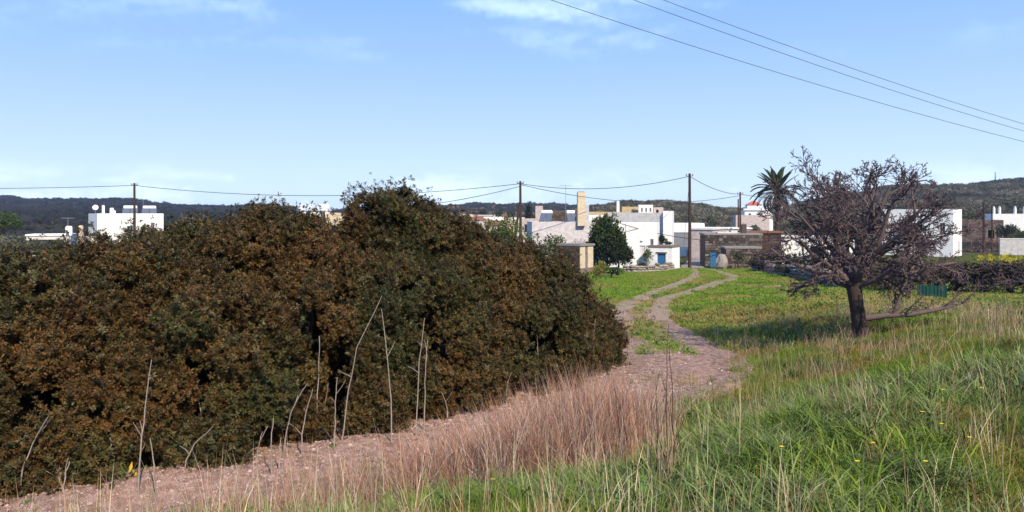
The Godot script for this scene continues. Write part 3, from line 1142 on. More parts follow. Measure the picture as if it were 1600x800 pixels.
func make_trees() -> void:
	rng.seed = 5150
	make_palm(spot(1213, 118), 9.3 - spot(1213, 118).y)
	var g := Color(0.055, 0.075, 0.028)
	crown_tree("evergreen_tree", "large glossy dark-green tree against the white house with the blue door", "tree", spot(949, 76), 5.8, 4.1, "spiky", Color(0.045, 0.068, 0.022), 0.05)
	crown_tree("glossy_shrub", "dark broad shrub at the foot of the glossy tree, against the white wall", "shrub", spot(967, 74.5), 3.3, 2.9, "spiky", Color(0.034, 0.050, 0.02), 0.05)
	crown_tree("round_tree", "bright green round tree rising behind the sloping end of the thicket", "tree", spot(795, 62), 5.1, 5.0, "fine", Color(0.075, 0.11, 0.025), 0.8)
	crown_tree("garden_shrub", "olive-green rounded shrub behind the flat-roofed stone hut", "shrub", spot(866, 74), 4.0, 3.0, "mid", Color(0.06, 0.085, 0.022), 0.4)
	crown_tree("cypress", "slim dark cypress standing beside the braced utility pole", "tree", spot(825, 150), land_top(309, 150, 825), 2.0, "column", Color(0.022, 0.03, 0.016), 0.6)
	crown_tree("pine_tree", "green umbrella pine behind the low end of the thicket", "tree", spot(4, 125), land_top(324, 125, 4), 6.4, "mid", Color(0.055, 0.085, 0.022), 2.4)
	for a in [[15, 96, 4.0, 4.8], [42, 92, 3.4, 4.2], [-20, 90, 4.2, 5.0]]:
		crown_tree("olive_tree", "pale grey-green olive tree in front of the umbrella pine", "tree", spot(a[0], a[1]), a[2], a[3], "mid", Color(0.12, 0.125, 0.085), 0.9, "olives in front of the umbrella pine")
	crown_tree("olive_tree", "grey olive tree growing in front of the house with roof collectors, beside the lone pole", "tree", spot(214, 108), 4.3, 3.6, "mid", Color(0.085, 0.095, 0.06), 0.9)
	bare_bush("leafless_tree", "brown leafless tree behind the small white house with a roof tank", "tree", spot(292, 118), 8.0, 7.0, 1, mats.pale_bark, 0.03)
	bare_bush("leafless_shrub", "purplish leafless shrub against the long grey flat-roofed building", "shrub", spot(908, 82), 3.9, 3.2, 4, mats.twig, 0.014)
	bare_bush("leafless_tree", "small reddish leafless tree before the yellow flower field", "tree", spot(1537, 108), 4.2, 5.0, 1, plain("red_twig", lin(0.17, 0.085, 0.075), 0.9), 0.022)
	# trees near the palm and behind the bare tree
	for a in [[1262, 135, 6.5, 5.0], [1292, 128, 7.2, 6.5], [1328, 140, 7.0, 6.0], [1362, 150, 6.0, 6.0]]:
		crown_tree("dark_tree", "dark evergreen tree behind the branches of the bare tree, near the palm", "tree", spot(a[0], a[1]), a[2], a[3], "mid", Color(0.035, 0.042, 0.02), 0.8, "evergreens near the palm")
	crown_tree("carob_tree", "round dark tree in front of the white building with pinnacles", "tree", spot(1573, 150), 4.6, 4.2, "mid", Color(0.04, 0.05, 0.022), 0.5)
	crown_tree("carob_tree", "smaller dark shrub tree between the grey garden wall and the pinnacled building", "tree", spot(1596, 142), 3.6, 3.2, "mid", Color(0.045, 0.06, 0.028), 0.4)
	for a in [[1500, 205, 5.0, 9.0], [1540, 215, 4.8, 9.0], [1478, 190, 4.0, 6.0], [1520, 178, 3.0, 6.0]]:
		crown_tree("terrace_tree", "olive-green tree on the terrace above the roofless stone house", "tree", spot(a[0], a[1]), a[2], a[3], "mid", Color(0.085, 0.09, 0.035), 0.5, "terrace trees above the stone house")
	# olives scattered over the near slope of the round hill
	for i in 34:
		var c := rng.randf_range(1052, 1205)
		var d := rng.randf_range(150, 250)
		crown_tree("olive_tree", "small olive tree on the slope behind the village, beyond the utility poles", "tree", spot(c, d), rng.randf_range(2.6, 4.0), rng.randf_range(3.0, 5.0), "far", Color(0.10, 0.11, 0.06) * rng.randf_range(0.7, 1.2), 0.4, "olives on the slope behind the village")
	for i in 14:
		var c := rng.randf_range(655, 900)
		var d := rng.randf_range(210, 420)
		crown_tree("olive_tree", "dark tree scattered among the far tiled houses", "tree", spot(c, d), rng.randf_range(3.0, 5.5), rng.randf_range(3.5, 6.5), "far", Color(0.05, 0.06, 0.03), 0.4, "trees among the far houses")
	# brambles and brush along the meadow's edge and the hedge to the right
	for a in [[1186, 74, 1.5, 2.2], [1204, 73, 2.3, 3.0], [1226, 62, 1.0, 1.8], [1240, 66, 2.2, 3.2], [1262, 61, 1.9, 2.4], [1280, 51.5, 0.9, 1.6], [1300, 55, 2.0, 2.6], [1326, 50, 1.5, 2.4], [1345, 54, 2.2, 2.8]]:
		crown_tree("bramble", "dark bramble bush growing over the dry-stone wall by the meadow", "bush", spot(a[0], a[1]), a[2], a[3], "mid", Color(0.04, 0.042, 0.026), 0.1, "brambles along the meadow wall")
	for a in [[1385, 43, 1.8, 3.4], [1420, 41, 1.7, 3.4], [1462, 41, 1.9, 3.6], [1500, 40, 1.7, 3.4], [1540, 38, 1.8, 3.2], [1575, 37, 1.9, 3.2], [1612, 36, 1.8, 3.4], [1355, 47, 1.8, 3.4]]:
		crown_tree("hedge_bush", "dark scrubby bush of the hedge between the bank and the flower field", "bush", spot(a[0], a[1]), a[2], a[3], "mid", Color(0.075, 0.062, 0.04), 0.1, "bushes of the far hedge")
		bare_bush("bare_thicket", "purple-brown leafless brush standing in the hedge before the flower field", "bush", spot(a[0] + 14.0, float(a[1]) - 1.0), float(a[2]) + rng.randf_range(0.0, 0.8), 3.2, 5, mats.twig, 0.011, "leafless brush of the far hedge", [3, 4, 4, 3])

func land_top(row: float, d: float, col: float) -> float:
	return hy(row, d) - spot(col, d).y

# ------------------------------------------------------------------ grass
func upright(scale: Vector3) -> Basis:
	return (Basis(Vector3.UP, rng.randf() * TAU) * Basis(Vector3(1, 0, 0), rng.randfn(0.0, 0.09))).scaled(scale)

func make_grass() -> void:
	rng.seed = 777
	var kinds := ["strap", "fine", "dry", "herb", "meadow", "straw"]
	var meshes := {
		"strap": [blade_mesh(9, 0.30, 0.07, 0.012, 0.75, 4), blade_mesh(11, 0.26, 0.09, 0.011, 1.0, 4)],
		"fine": [blade_mesh(12, 0.16, 0.10, 0.0055, 0.6, 2), blade_mesh(14, 0.13, 0.11, 0.005, 0.85, 2)],
		"dry": [blade_mesh(9, 0.68, 0.14, 0.005, 0.45, 3), blade_mesh(10, 0.5, 0.16, 0.0045, 0.9, 4)],
		"herb": [crown_mesh(34, 5, 0.34, 0.5, 0.4), crown_mesh(28, 4, 0.4, 0.45, 0.4)],
		"meadow": [blade_mesh(12, 0.13, 0.16, 0.012, 0.6, 2), blade_mesh(10, 0.16, 0.17, 0.013, 0.6, 2)],
		"straw": [blade_mesh(5, 0.50, 0.10, 0.0045, 0.3, 3), blade_mesh(4, 0.65, 0.08, 0.0045, 0.2, 3)]}
	var where := {}
	var tint := {}
	for k in kinds:
		where[k] = [[], []]
		tint[k] = [PackedColorArray(), PackedColorArray()]
	var put := func(k: String, x: float, d: float, y: float, sc: Vector3, c: Color) -> void:
		var i := rng.randi() % 2
		where[k][i].append(Transform3D(upright(sc), Vector3(x, y, -d)))
		tint[k][i].append(c)
	# the bank in front
	for i in 105000:
		var d := sqrt(rng.randf_range(2.6 * 2.6, 23.0 * 23.0))
		if rng.randf() < 0.35:
			d = rng.randf_range(3.0, 10.0)
		var x := rng.randf_range(-0.70, 0.72) * d
		var s := lane_info(x, d).x
		if s < -1.5 and d < 20.0:
			continue
		if s < -1.75 or (absf(s) < 1.35 + 0.35 * nz2.get_noise_2d(x * 2.0, d * 2.0) and rng.randf() > 0.02 + 0.5 * exp(-pow((x - 3.0) / 0.5, 2.0) - pow((d - 14.6) / 0.45, 2.0))):
			continue
		var y := ground_s(x, d, s)
		var a := nz.get_noise_2d(x * 2.5 + 10.0, d * 2.5)
		var b := nz.get_noise_2d(x * 5.0 + 70.0, d * 5.0)
		var g := rng.randf_range(0.7, 1.3)
		# strap-leaved plants: a band on the bank in front of the tree and a patch at its foot
		var strap := 0.55 * exp(-pow((d - 10.0) / 3.4, 2.0)) * smoothstep(0.6, 2.2, x) * (1.0 - smoothstep(6.8, 9.5, x)) + 0.6 * exp(-pow((d - 6.0) / 1.6, 2.0)) * smoothstep(-2.4, -0.9, x) * (1.0 - smoothstep(2.4, 3.6, x)) + a * 0.55
		var dryness := smoothstep(1.5, 2.0, s) * (1.0 - smoothstep(2.9, 3.9, s)) * (1.0 - smoothstep(1.2, 2.6, x)) * smoothstep(-5.5, -1.5, x)
		dryness *= 0.05 + 1.0 * exp(-pow((x - 0.45) / 1.15, 2.0))
		dryness *= clampf(0.9 + b * 1.6, 0.15, 1.3)
		var back := smoothstep(12.5, 15.5, d) * (0.45 + b * 0.9)
		if rng.randf() < dryness * 0.95:
			var h := rng.randf_range(0.8, 1.4) * (1.0 + 0.4 * exp(-pow((x - 0.7) / 0.7, 2.0)))
			put.call("dry", x, d, y, Vector3(1, h, 1), Color(0.41, 0.22, 0.155) * g if rng.randf() < 0.65 else (Color(0.50, 0.42, 0.34) * g if rng.randf() < 0.6 else Color(0.20, 0.12, 0.08) * g))
		elif d > 12.5 and rng.randf() < back * 0.2:
			put.call("straw", x, d, y, Vector3(1, rng.randf_range(0.4, 0.9), 1), Color(0.36, 0.25, 0.19) * g)
		elif strap > 0.25 and rng.randf() < strap * 0.9:
			if rng.randf() < 0.42:
				var h2 := rng.randf_range(0.6, 1.15)
				put.call("strap", x, d, y, Vector3(h2, h2, h2), Color(0.085, 0.145, 0.022) * g if rng.randf() < 0.3 else (Color(0.165, 0.205, 0.06) * g if b > -0.2 else Color(0.15, 0.21, 0.022) * g))

			else:
				put.call("fine", x, d, y, Vector3(1.1, 1.3, 1.1), Color(0.085, 0.13, 0.03) * g)
		elif rng.randf() < 0.07 + 0.22 * maxf(0.0, a + b - 0.25):
			var h3 := rng.randf_range(0.05, 0.12)
			put.call("herb", x, d, y + h3 * 0.4, Vector3(h3, h3, h3), Color(0.09, 0.17, 0.028) * g)
		elif rng.randf() < 0.045 + 0.10 * b:
			put.call("straw", x, d, y, Vector3(1, rng.randf_range(0.4, 1.0), 1), Color(0.48, 0.40, 0.26) * g if rng.randf() < 0.7 else Color(0.30, 0.17, 0.11) * g)
		else:
			var warm := clampf(0.36 + b * 1.4 + a * 0.5 + 0.3 * smoothstep(1.8, 3.5, x) * (1.0 - smoothstep(6.5, 9.0, d)), 0.0, 1.0)
			var c := Color(0.13, 0.20, 0.016).lerp(Color(0.28, 0.20, 0.045), warm) * g
			put.call("fine", x, d, y, Vector3(1, rng.randf_range(0.6, 1.3), 1), c)
	# the meadow down to the village
	for i in 62000:
		var d := sqrt(rng.randf_range(18.0 * 18.0, 86.0 * 86.0))
		if rng.randf() < 0.4:
			d = rng.randf_range(18.0, 45.0)
		var x := rng.randf_range(0.085, 0.70) * d
		var s := lane_info(x, d).x
		if d < 38.0 and absf(s) < 1.45 - 0.45 * smoothstep(20.0, 29.0, d) - 0.8 * smoothstep(29.0, 38.0, d) + 0.3 * nz2.get_noise_2d(x * 2.0, d * 2.0):
			if absf(s) > 0.5 + 0.3 * nz2.get_noise_2d(x * 3.0, d) or d < 17.0 or rng.randf() < 0.25:
				continue
		if rut_gap(x, d) < 0.42 + 0.15 * smoothstep(25.0, 45.0, d) + 0.5 * nz2.get_noise_2d(x * 1.5, d) and rng.randf() < 0.9:
			continue
		var y := ground_s(x, d, s)
		var a := nz.get_noise_2d(x * 1.1 + 30.0, d * 1.1)
		var b := nz.get_noise_2d(x * 3.5, d * 2.2 + 70.0)
		var warm := clampf(0.15 + a * 0.9 + b * 0.9 + 0.6 * exp(-pow((d - 26.0) / 9.0, 2.0)), 0.0, 0.9)
		var c := Color(0.155, 0.245, 0.02).lerp(Color(0.31, 0.225, 0.075), warm) * rng.randf_range(0.75, 1.25)
		var sz := 0.9 + d * 0.022
		if rng.randf() < 0.05 and d < 50.0:
			put.call("herb", x, d, y + 0.06, Vector3.ONE * rng.randf_range(0.1, 0.24), Color(0.075, 0.15, 0.028))
		else:
			put.call("meadow", x, d, y, Vector3(sz, (0.8 + d * 0.006) * rng.randf_range(0.6, 1.2), sz), c)
	var labels := {
		"strap": ["strap_leaf_grass", "long grey-green strap leaves arching on the near bank"],
		"fine": ["fine_grass", "fine olive and straw-coloured grass covering the near bank"],
		"dry": ["dry_tall_grass", "tall pinkish dry grass along the near edge of the lane"],
		"herb": ["low_herbs", "small leafy green herbs among the grass"],
		"meadow": ["meadow_grass", "short bright green meadow grass sloping to the village"],
		"straw": ["straw_stems", "scattered dry straw stems standing in the grass"]}
	for k in kinds:
		for i in 2:
			var mat: Material = mats.straw if k in ["dry", "straw"] else mats.grass
			var o := scatter(self, labels[k][0], meshes[k][i], mat, where[k][i], tint[k][i])
			o.set_meta("label", labels[k][1])
			o.set_meta("category", "grass" if k != "herb" else "herbs")
			o.set_meta("group", labels[k][1])

# ------------------------------------------------------------------ stalks, flowers and small plants
func stalk(label: String, col: float, d: float, top: Array, r: float, mat: Material, group: String, twigs := 2) -> void:
	# a dead stem from the ground through points given as [sideways lean, height]
	var x := bx(col, d)
	var g := ground_h(x, d)
	var root := thing("dry_stalk", label, "stalk", Vector3(x, g, -d), 0.0, group)
	var mb := MB.new()
	var pts := [Vector3(0, -0.05, 0)]
	var rr := [r]
	for i in top.size():
		pts.append(Vector3(top[i][0], top[i][1], rng.randf_range(-0.06, 0.06)))
		rr.append(r * (1.0 - 0.55 * float(i + 1) / top.size()))
	var fine_pts := []
	var fine_r := []
	for i in pts.size() - 1:
		for k in 3:
			fine_pts.append((pts[i] as Vector3).lerp(pts[i + 1], k / 3.0) + rand_dir() * 0.006)
			fine_r.append(lerpf(rr[i], rr[i + 1], k / 3.0))
	fine_pts.append(pts[pts.size() - 1])
	fine_r.append(rr[rr.size() - 1])
	mb.tube(fine_pts, fine_r, 5)
	part(root, "stem", mb.mesh(), mat)
	for k in twigs:
		var m := MB.new()
		var i := rng.randi_range(fine_pts.size() / 3, fine_pts.size() - 2)
		var p: Vector3 = fine_pts[i]
		var q := p + Vector3(rng.randf_range(-0.16, 0.16), rng.randf_range(0.06, 0.2), rng.randf_range(-0.1, 0.1))
		m.tube([p, p.lerp(q, 0.5) + rand_dir() * 0.015, q], [r * 0.5, r * 0.4, r * 0.3], 4)
		part(root, "twig", m.mesh(), mat)

func make_small_plants() -> void:
	rng.seed = 31337
	# pale dead stalks at the foot of the thicket: [column, row of the foot, column of the tip, row of the tip, forks]
	var pale := [[22, 742, 50, 622, 1], [30, 750, 78, 617, 2], [92, 740, 92, 690, 3], [100, 748, 105, 692, 2], [216, 750, 236, 530, 3], [246, 745, 237, 652, 0],
		[330, 690, 274, 535, 2], [375, 645, 362, 458, 2], [120, 735, 165, 716, 1], [442, 690, 475, 580, 2], [470, 690, 488, 582, 2], [496, 668, 500, 500, 2],
		[505, 655, 512, 575, 1], [522, 680, 527, 565, 2], [533, 672, 598, 440, 1], [612, 670, 597, 455, 1], [650, 660, 663, 470, 3], [662, 655, 668, 505, 2],
		[735, 610, 752, 560, 1], [843, 575, 828, 430, 2], [865, 570, 863, 487, 0], [874, 570, 876, 520, 0], [883, 575, 890, 488, 0], [915, 550, 914, 438, 2],
		[927, 560, 930, 470, 3], [425, 720, 427, 625, 0], [437, 715, 438, 655, 0], [160, 730, 175, 660, 1], [285, 720, 335, 640, 1], [400, 700, 420, 640, 1], [700, 640, 690, 590, 1], [790, 600, 800, 560, 1]]
	for p in pale:
		var s_d: float = 3.0 * F / (float(p[1]) - HOR) * 0.93
		var dx: float = (float(p[2]) - p[0]) / F * s_d
		var h: float = (float(p[1]) - p[3]) / F * s_d
		stalk("pale dry stalk standing in front of the dark lentisk thicket", p[0], s_d, [[dx * 0.15, h * 0.35], [dx * 0.4, h * 0.65], [dx, h]], 0.0105, mats.dead_stalk, "pale stalks before the thicket", p[4])
	# thin brown stalks rising from the bank
	var brown := [[1052, 740, 1046, 560], [1040, 730, 1045, 510], [970, 700, 958, 560], [985, 720, 960, 590], [1010, 640, 1000, 540], [1022, 620, 1030, 520], [1082, 640, 1078, 545], [1118, 660, 1110, 560], [1150, 630, 1148, 560],
		[1195, 600, 1200, 520], [1310, 600, 1308, 470], [1480, 560, 1470, 430], [1555, 520, 1552, 440], [1250, 570, 1262, 480], [940, 640, 930, 560], [865, 690, 850, 600]]
	for p in brown:
		var s_d: float = 2.45 * F / (float(p[1]) - HOR)
		var dx: float = (float(p[2]) - p[0]) / F * s_d
		var h: float = (float(p[1]) - p[3]) / F * s_d
		stalk("thin dark brown dry stalk rising above the grass of the bank", p[0], s_d, [[dx * 0.2, h * 0.4], [dx * 0.6, h * 0.75], [dx, h]], 0.0055, mats.brown_stalk, "brown stalks on the bank", 1)
	# the thick bundle of straw stems near the bottom edge
	var bx0 := thing("straw_clump", "upright bundle of tan straw stems on the near bank, brown stalks in it", "grass clump", spot(1035, 5.6))
	for i in 34:
		var mb := MB.new()
		var at := Vector3(rng.randfn(0, 0.055), -0.03, rng.randfn(0, 0.05))
		var h := rng.randf_range(0.35, 0.85)
		mb.tube([at, at + Vector3(rng.randfn(0, 0.02), h * 0.5, 0), at + Vector3(rng.randfn(0, 0.05), h, rng.randfn(0, 0.03))], [0.0042, 0.0036, 0.002], 4)
		part(bx0, "straw", mb.mesh(), plain("tan_straw", lin(0.40, 0.29, 0.19), 0.8) if i % 3 else mats.brown_stalk)
	# yellow daisies in the short grass
	var daisy := thing("yellow_flower", "small yellow flower in the olive grass of the near bank", "flower", spot(1440, 6.2), 0.0, "yellow flowers on the near bank")
	var st := MB.new()
	st.tube([Vector3.ZERO, Vector3(0.005, 0.12, 0), Vector3(0.0, 0.24, 0.01)], [0.003, 0.0025, 0.002], 4)
	part(daisy, "stem", st.mesh(), plain("green_stem", lin(0.10, 0.16, 0.04), 0.8))
	var pet := MB.new()
	for k in 12:
		var an := TAU * k / 12.0
		pet.col = Color(0.75, 0.48, 0.02)
		var dir := Vector3(cos(an), 0.25, sin(an)).normalized()
		leaf(pet, Vector3(0, 0.24, 0.01), dir, dir.cross(Vector3.UP).normalized(), 0.019, 0.008, 0.001)
	part(daisy, "petals", pet.mesh(true), mats.petal)
	for p in [[1362, 5.4], [1342, 5.0], [1470, 5.9], [1446, 5.05], [1222, 5.4], [1476, 6.9], [1514, 5.6], [1535, 7.4], [770, 5.6], [1390, 7.8]]:
		var c := daisy.duplicate()
		c.name = named(self, "yellow_flower")
		add_child(c)
		c.position = spot(p[0], p[1])
		c.rotation.y = rng.randf() * TAU
	# the yellowing weed at the thicket's foot
	var weed := thing("yellow_weed", "small weed with green and yellow leaves at the thicket's foot beside the lane", "plant", spot(200, 8.75))
	var wl := MB.new()
	for k in 26:
		var an := rng.randf() * TAU
		var dir := Vector3(cos(an), rng.randf_range(0.2, 1.4), sin(an)).normalized()
		wl.col = Color(0.08, 0.17, 0.02) if k % 2 else Color(0.50, 0.33, 0.03)
		leaf(wl, Vector3(cos(an) * 0.03, rng.randf() * 0.1, sin(an) * 0.03), dir, dir.cross(Vector3(0.1, 1, 0)).normalized(), rng.randf_range(0.08, 0.16), 0.04, 0.01)
	part(weed, "leaves", wl.mesh(true), mats.grass)
	# broad-leaved clumps near the bottom edge
	for p in [[1010, 5.0, 0.30], [905, 5.2, 0.26], [1090, 5.2, 0.24], [1115, 4.9, 0.22], [840, 5.6, 0.26], [960, 4.8, 0.28], [640, 7.3, 0.26]]:
		var o := thing("leafy_weed", "broad-leaved green weed growing on the near bank below the straw bundle", "plant", spot(p[0], p[1]), 0.0, "broad-leaved weeds on the near bank")
		for k in 12:
			var lf := MB.new()
			var an := k * 2.39996
			var out := Vector3(cos(an), 0, sin(an))
			var up := rng.randf_range(0.5, 1.3)
			var ln: float = p[2] * rng.randf_range(0.7, 1.1)
			var side := out.cross(Vector3.UP)
			var g := rng.randf_range(0.75, 1.25)
			lf.col = Color(0.085 * g, 0.165 * g, 0.035 * g)
			var prev := Vector3.ZERO
			var pw := 0.008
			for t in range(1, 5):
				var u := t / 4.0
				var cen := out * ln * u * (0.5 + 0.4 * u) + Vector3.UP * ln * up * (u - 0.55 * u * u)
				var w: float = 0.035 * sin(PI * (0.15 + 0.85 * u)) + 0.003
				lf.quad(prev - side * pw, prev + side * pw, cen + side * w, cen - side * w)
				prev = cen
				pw = w
			part(o, "leaf", lf.mesh(true), mats.grass)
	# yellow flower field beyond the hedge
	var w := []
	var tint := PackedColorArray()
	var fm := crown_mesh(36, 5, 0.3, 0.7, 0.4)
	for i in 1500:
		var d := rng.randf_range(84, 112)
		var c := rng.randf_range(1512, 1660)
		var keep := nz.get_noise_2d(c * 0.35, d * 0.8)
		if keep < -0.12:
			continue
		var q := spot(c, d)
		var s := rng.randf_range(0.25, 0.45)
		w.append(Transform3D(Basis(Vector3.UP, rng.randf() * TAU).scaled(Vector3(s, s * 0.9, s)), q + Vector3(0, s * 0.35, 0)))
		tint.append(Color(0.62, 0.52, 0.02) * rng.randf_range(0.8, 1.1) if keep > 0.12 and c > 1528 and rng.randf() < 0.75 else Color(0.14, 0.17, 0.035))
	var yf := scatter(self, "yellow_flower_field", fm, mats.petal, w, tint)
	yf.set_meta("label", "field of bright yellow flowers before the grey garden wall")
	yf.set_meta("category", "flowers")
	# green netting propped in the meadow
	for p in [[1457, 30.5, 1.15, 0.62, "teal green netting screen standing behind the bare tree near its low bough"], [1300, 46, 0.9, 0.75, "dark green netting bundle at the end of the dry-stone wall"]]:
		var nroot := thing("net_screen", p[4], "netting", spot(p[0], p[1]), 0.12)
		var nm := MB.new()
		var n := 24
		for i in n:
			var x0: float = p[2] * (float(i) / n - 0.5)
			var x1: float = p[2] * (float(i + 1) / n - 0.5)
			var z0 := 0.035 * sin(i * 1.9)
			var z1 := 0.035 * sin((i + 1) * 1.9)
			var h0: float = p[3] * (1.0 + 0.05 * sin(i * 0.7))
			var h1: float = p[3] * (1.0 + 0.05 * sin((i + 1) * 0.7))
			nm.quad(Vector3(x0, 0, z0), Vector3(x1, 0, z1), Vector3(x1, h1, z1), Vector3(x0, h0, z0))
			nm.quad(Vector3(x1, 0, z1 - 0.02), Vector3(x0, 0, z0 - 0.02), Vector3(x0, h0, z0 - 0.02), Vector3(x1, h1, z1 - 0.02))
		part(nroot, "netting", nm.mesh(), mats.net_green if float(p[1]) < 40.0 else plain("dark_net", lin(0.012, 0.035, 0.035), 0.8))
		for sx in [-0.5, 0.0, 0.5]:
			var pm := MB.new()
			pm.tube([Vector3(p[2] * sx, -0.1, -0.06), Vector3(p[2] * sx, float(p[3]) + 0.06, -0.06)], [0.015, 0.015], 6)
			part(nroot, "post", pm.mesh(), mats.brown_wood)

# ------------------------------------------------------------------ buildings
func facade(mb: MB, xf: Transform3D, w: float, h: float, t: float, holes: Array) -> void:
	# an upright slab, x from -w/2, y from 0, outer face on z = 0, with openings [x0, y0, x1, y1, kind]
	var xs: Array[float] = [-w / 2, w / 2]
	var ys: Array[float] = [-0.6, h]
	for o in holes:
		xs.append(o[0]); xs.append(o[2]); ys.append(o[1]); ys.append(o[3])
	xs.sort()
	ys.sort()
	for j in ys.size() - 1:
		if ys[j + 1] - ys[j] < 0.001:
			continue
		var run := -1.0e9
		for i in xs.size() - 1:
			if xs[i + 1] - xs[i] < 0.001:
				continue
			var cx := (xs[i] + xs[i + 1]) / 2
			var cy := (ys[j] + ys[j + 1]) / 2
			var open := false
			for o in holes:
				if cx > o[0] and cx < o[2] and cy > o[1] and cy < o[3]:
					open = true
			if not open and run < -1.0e8:
				run = xs[i]
			if run > -1.0e8 and (open or i == xs.size() - 2):
				var e := xs[i] if open else xs[i + 1]
				mb.box(xf * Vector3((run + e) / 2, cy, -t / 2), Vector3(e - run, ys[j + 1] - ys[j], t), xf.basis)
				run = -1.0e9

func fill(root: Node3D, xf: Transform3D, holes: Array) -> void:
	for o in holes:
		var cx: float = (o[0] + o[2]) / 2
		var cy: float = (o[1] + o[3]) / 2
		var w: float = o[2] - o[0]
		var h: float = o[3] - o[1]
		match o[4]:
			"blue_door", "grey_door", "white_door", "brown_door", "roller_door":
				var m: Material = {"blue_door": mats.blue_paint, "grey_door": mats.grey_paint, "white_door": mats.aged_white, "brown_door": mats.brown_wood, "roller_door": mats.grey_metal}[o[4]]
				var mb := MB.new()
				if o[4] == "roller_door":
					var n := int(h / 0.12)
					for k in n:
						mb.box(xf * Vector3(cx, o[1] + h * (k + 0.5) / n, -0.12), Vector3(w, h / n - 0.015, 0.04), xf.basis)
					mb.box(xf * Vector3(cx, cy, -0.15), Vector3(w, h, 0.02), xf.basis)
				else:
					var n2 := maxi(2, int(w / 0.22))
					for k in n2:
						mb.box(xf * Vector3(o[0] + w * (k + 0.5) / n2, cy, -0.12), Vector3(w / n2 - 0.012, h, 0.05), xf.basis)
					mb.box(xf * Vector3(cx, cy, -0.155), Vector3(w, h, 0.02), xf.basis)
				var door := part(root, "door", mb.mesh(), m)
				var hb := MB.new()
				hb.box(xf * Vector3(cx + w * 0.36, o[1] + minf(1.0, h * 0.5), -0.075), Vector3(0.05, 0.14, 0.04), xf.basis)
				part(door, "handle", hb.mesh(), mats.antenna_metal)
			"window":
				var fb := MB.new()
				fb.box(xf * Vector3(cx, o[3] - 0.035, -0.1), Vector3(w, 0.07, 0.06), xf.basis)
				fb.box(xf * Vector3(cx, o[1] + 0.035, -0.1), Vector3(w, 0.07, 0.06), xf.basis)
				for sx in [o[0] + 0.035, o[2] - 0.035, cx]:
					fb.box(xf * Vector3(sx, cy, -0.1), Vector3(0.06, h - 0.145, 0.05), xf.basis)
				var win := part(root, "window", fb.mesh(), mats.grey_paint)
				var pb := MB.new()
				pb.box(xf * Vector3(cx, cy, -0.125), Vector3(w, h, 0.012), xf.basis)
				part(win, "pane", pb.mesh(), mats.dark_glass)
			"void":
				pass

func house(called: String, label: String, cat: String, at: Vector3, w: float, dp: float, h: float, turn: float, wall: Material, front := [], right := [], left := [], group := "", roof: Material = null, eave := -1.0) -> Node3D:
	var root := thing(called, label, cat, at, deg_to_rad(turn), group)
	var mb := MB.new()
	var t := 0.24
	var fx := Transform3D.IDENTITY
	var rx := Transform3D(Basis(Vector3.UP, PI / 2), Vector3(w / 2, 0, -dp / 2))
	var lx := Transform3D(Basis(Vector3.UP, -PI / 2), Vector3(-w / 2, 0, -dp / 2))
	var kx := Transform3D(Basis(Vector3.UP, PI), Vector3(0, 0, -dp))
	facade(mb, fx, w, h, t, front)
	facade(mb, kx, w, h, t, [])
	facade(mb, rx, dp - 2 * t, h, t, right)
	facade(mb, lx, dp - 2 * t, h, t, left)
	part(root, "wall", mb.mesh(), wall)
	var rb := MB.new()
	if eave < 0.0:
		rb.box(Vector3(0, h - 0.32, -dp / 2), Vector3(w - 2 * t, 0.2, dp - 2 * t))
	else:
		rb.box(Vector3(0, h + 0.09, -dp / 2), Vector3(w + 2 * eave, 0.18, dp + 2 * eave))
	part(root, "roof", rb.mesh(), roof if roof else wall)
	fill(root, fx, front)
	fill(root, rx, right)
	fill(root, lx, left)
	# a dark inner floor keeps the rooms closed
	var ib := MB.new()
	ib.box(Vector3(0, -0.1, -dp / 2), Vector3(w - 2 * t - 0.01, 0.1, dp - 2 * t - 0.01))
	part(root, "floor_slab", ib.mesh(), mats.concrete)
	return root

func box_part(root: Node3D, called: String, at: Vector3, size: Vector3, mat: Material) -> MeshInstance3D:
	var mb := MB.new()
	mb.box(at, size)
	return part(root, called, mb.mesh(), mat)

func stone_skin(root: Node3D, w: float, h: float, xf: Transform3D, holes: Array, tones: Array, size := 0.3) -> void:
	# rubble facing: uneven stones standing a little proud of the wall, joined into one part
	var mb := MB.new()
	var y := 0.0
	while y < h - 0.08:
		var rh := minf(rng.randf_range(0.55, 1.0) * size, h - y)
		var x := -w / 2
		while x < w / 2 - 0.05:
			var rw := minf(rng.randf_range(0.7, 1.9) * size, w / 2 - x)
			var ok := true
			for o in holes:
				if x + rw > o[0] and x < o[2] and y + rh > o[1] and y < o[3]:
					ok = false
			if ok:
				mb.col = (tones[rng.randi() % tones.size()] as Color) * rng.randf_range(0.75, 1.25)
				var bs := xf.basis * Basis.from_euler(Vector3(rng.randfn(0, 0.04), rng.randfn(0, 0.05), rng.randfn(0, 0.05)))
				mb.box(xf * Vector3(x + rw / 2, y + rh / 2, 0.01 + rng.randf() * 0.03), Vector3(rw - 0.035, rh - 0.035, 0.12), bs)
			x += rw
		y += rh
	var m: StandardMaterial3D
	if mats.has("stone_skin"):
		m = mats.stone_skin
	else:
		m = rough_mat("stone_skin", Color.WHITE, (mats.dark_stone as StandardMaterial3D).albedo_texture, 1.1, (mats.dark_stone as StandardMaterial3D).normal_texture, 0.9)
		m.vertex_color_use_as_albedo = true
	part(root, "stonework", mb.mesh(true), m).set_meta("kind", "stuff")

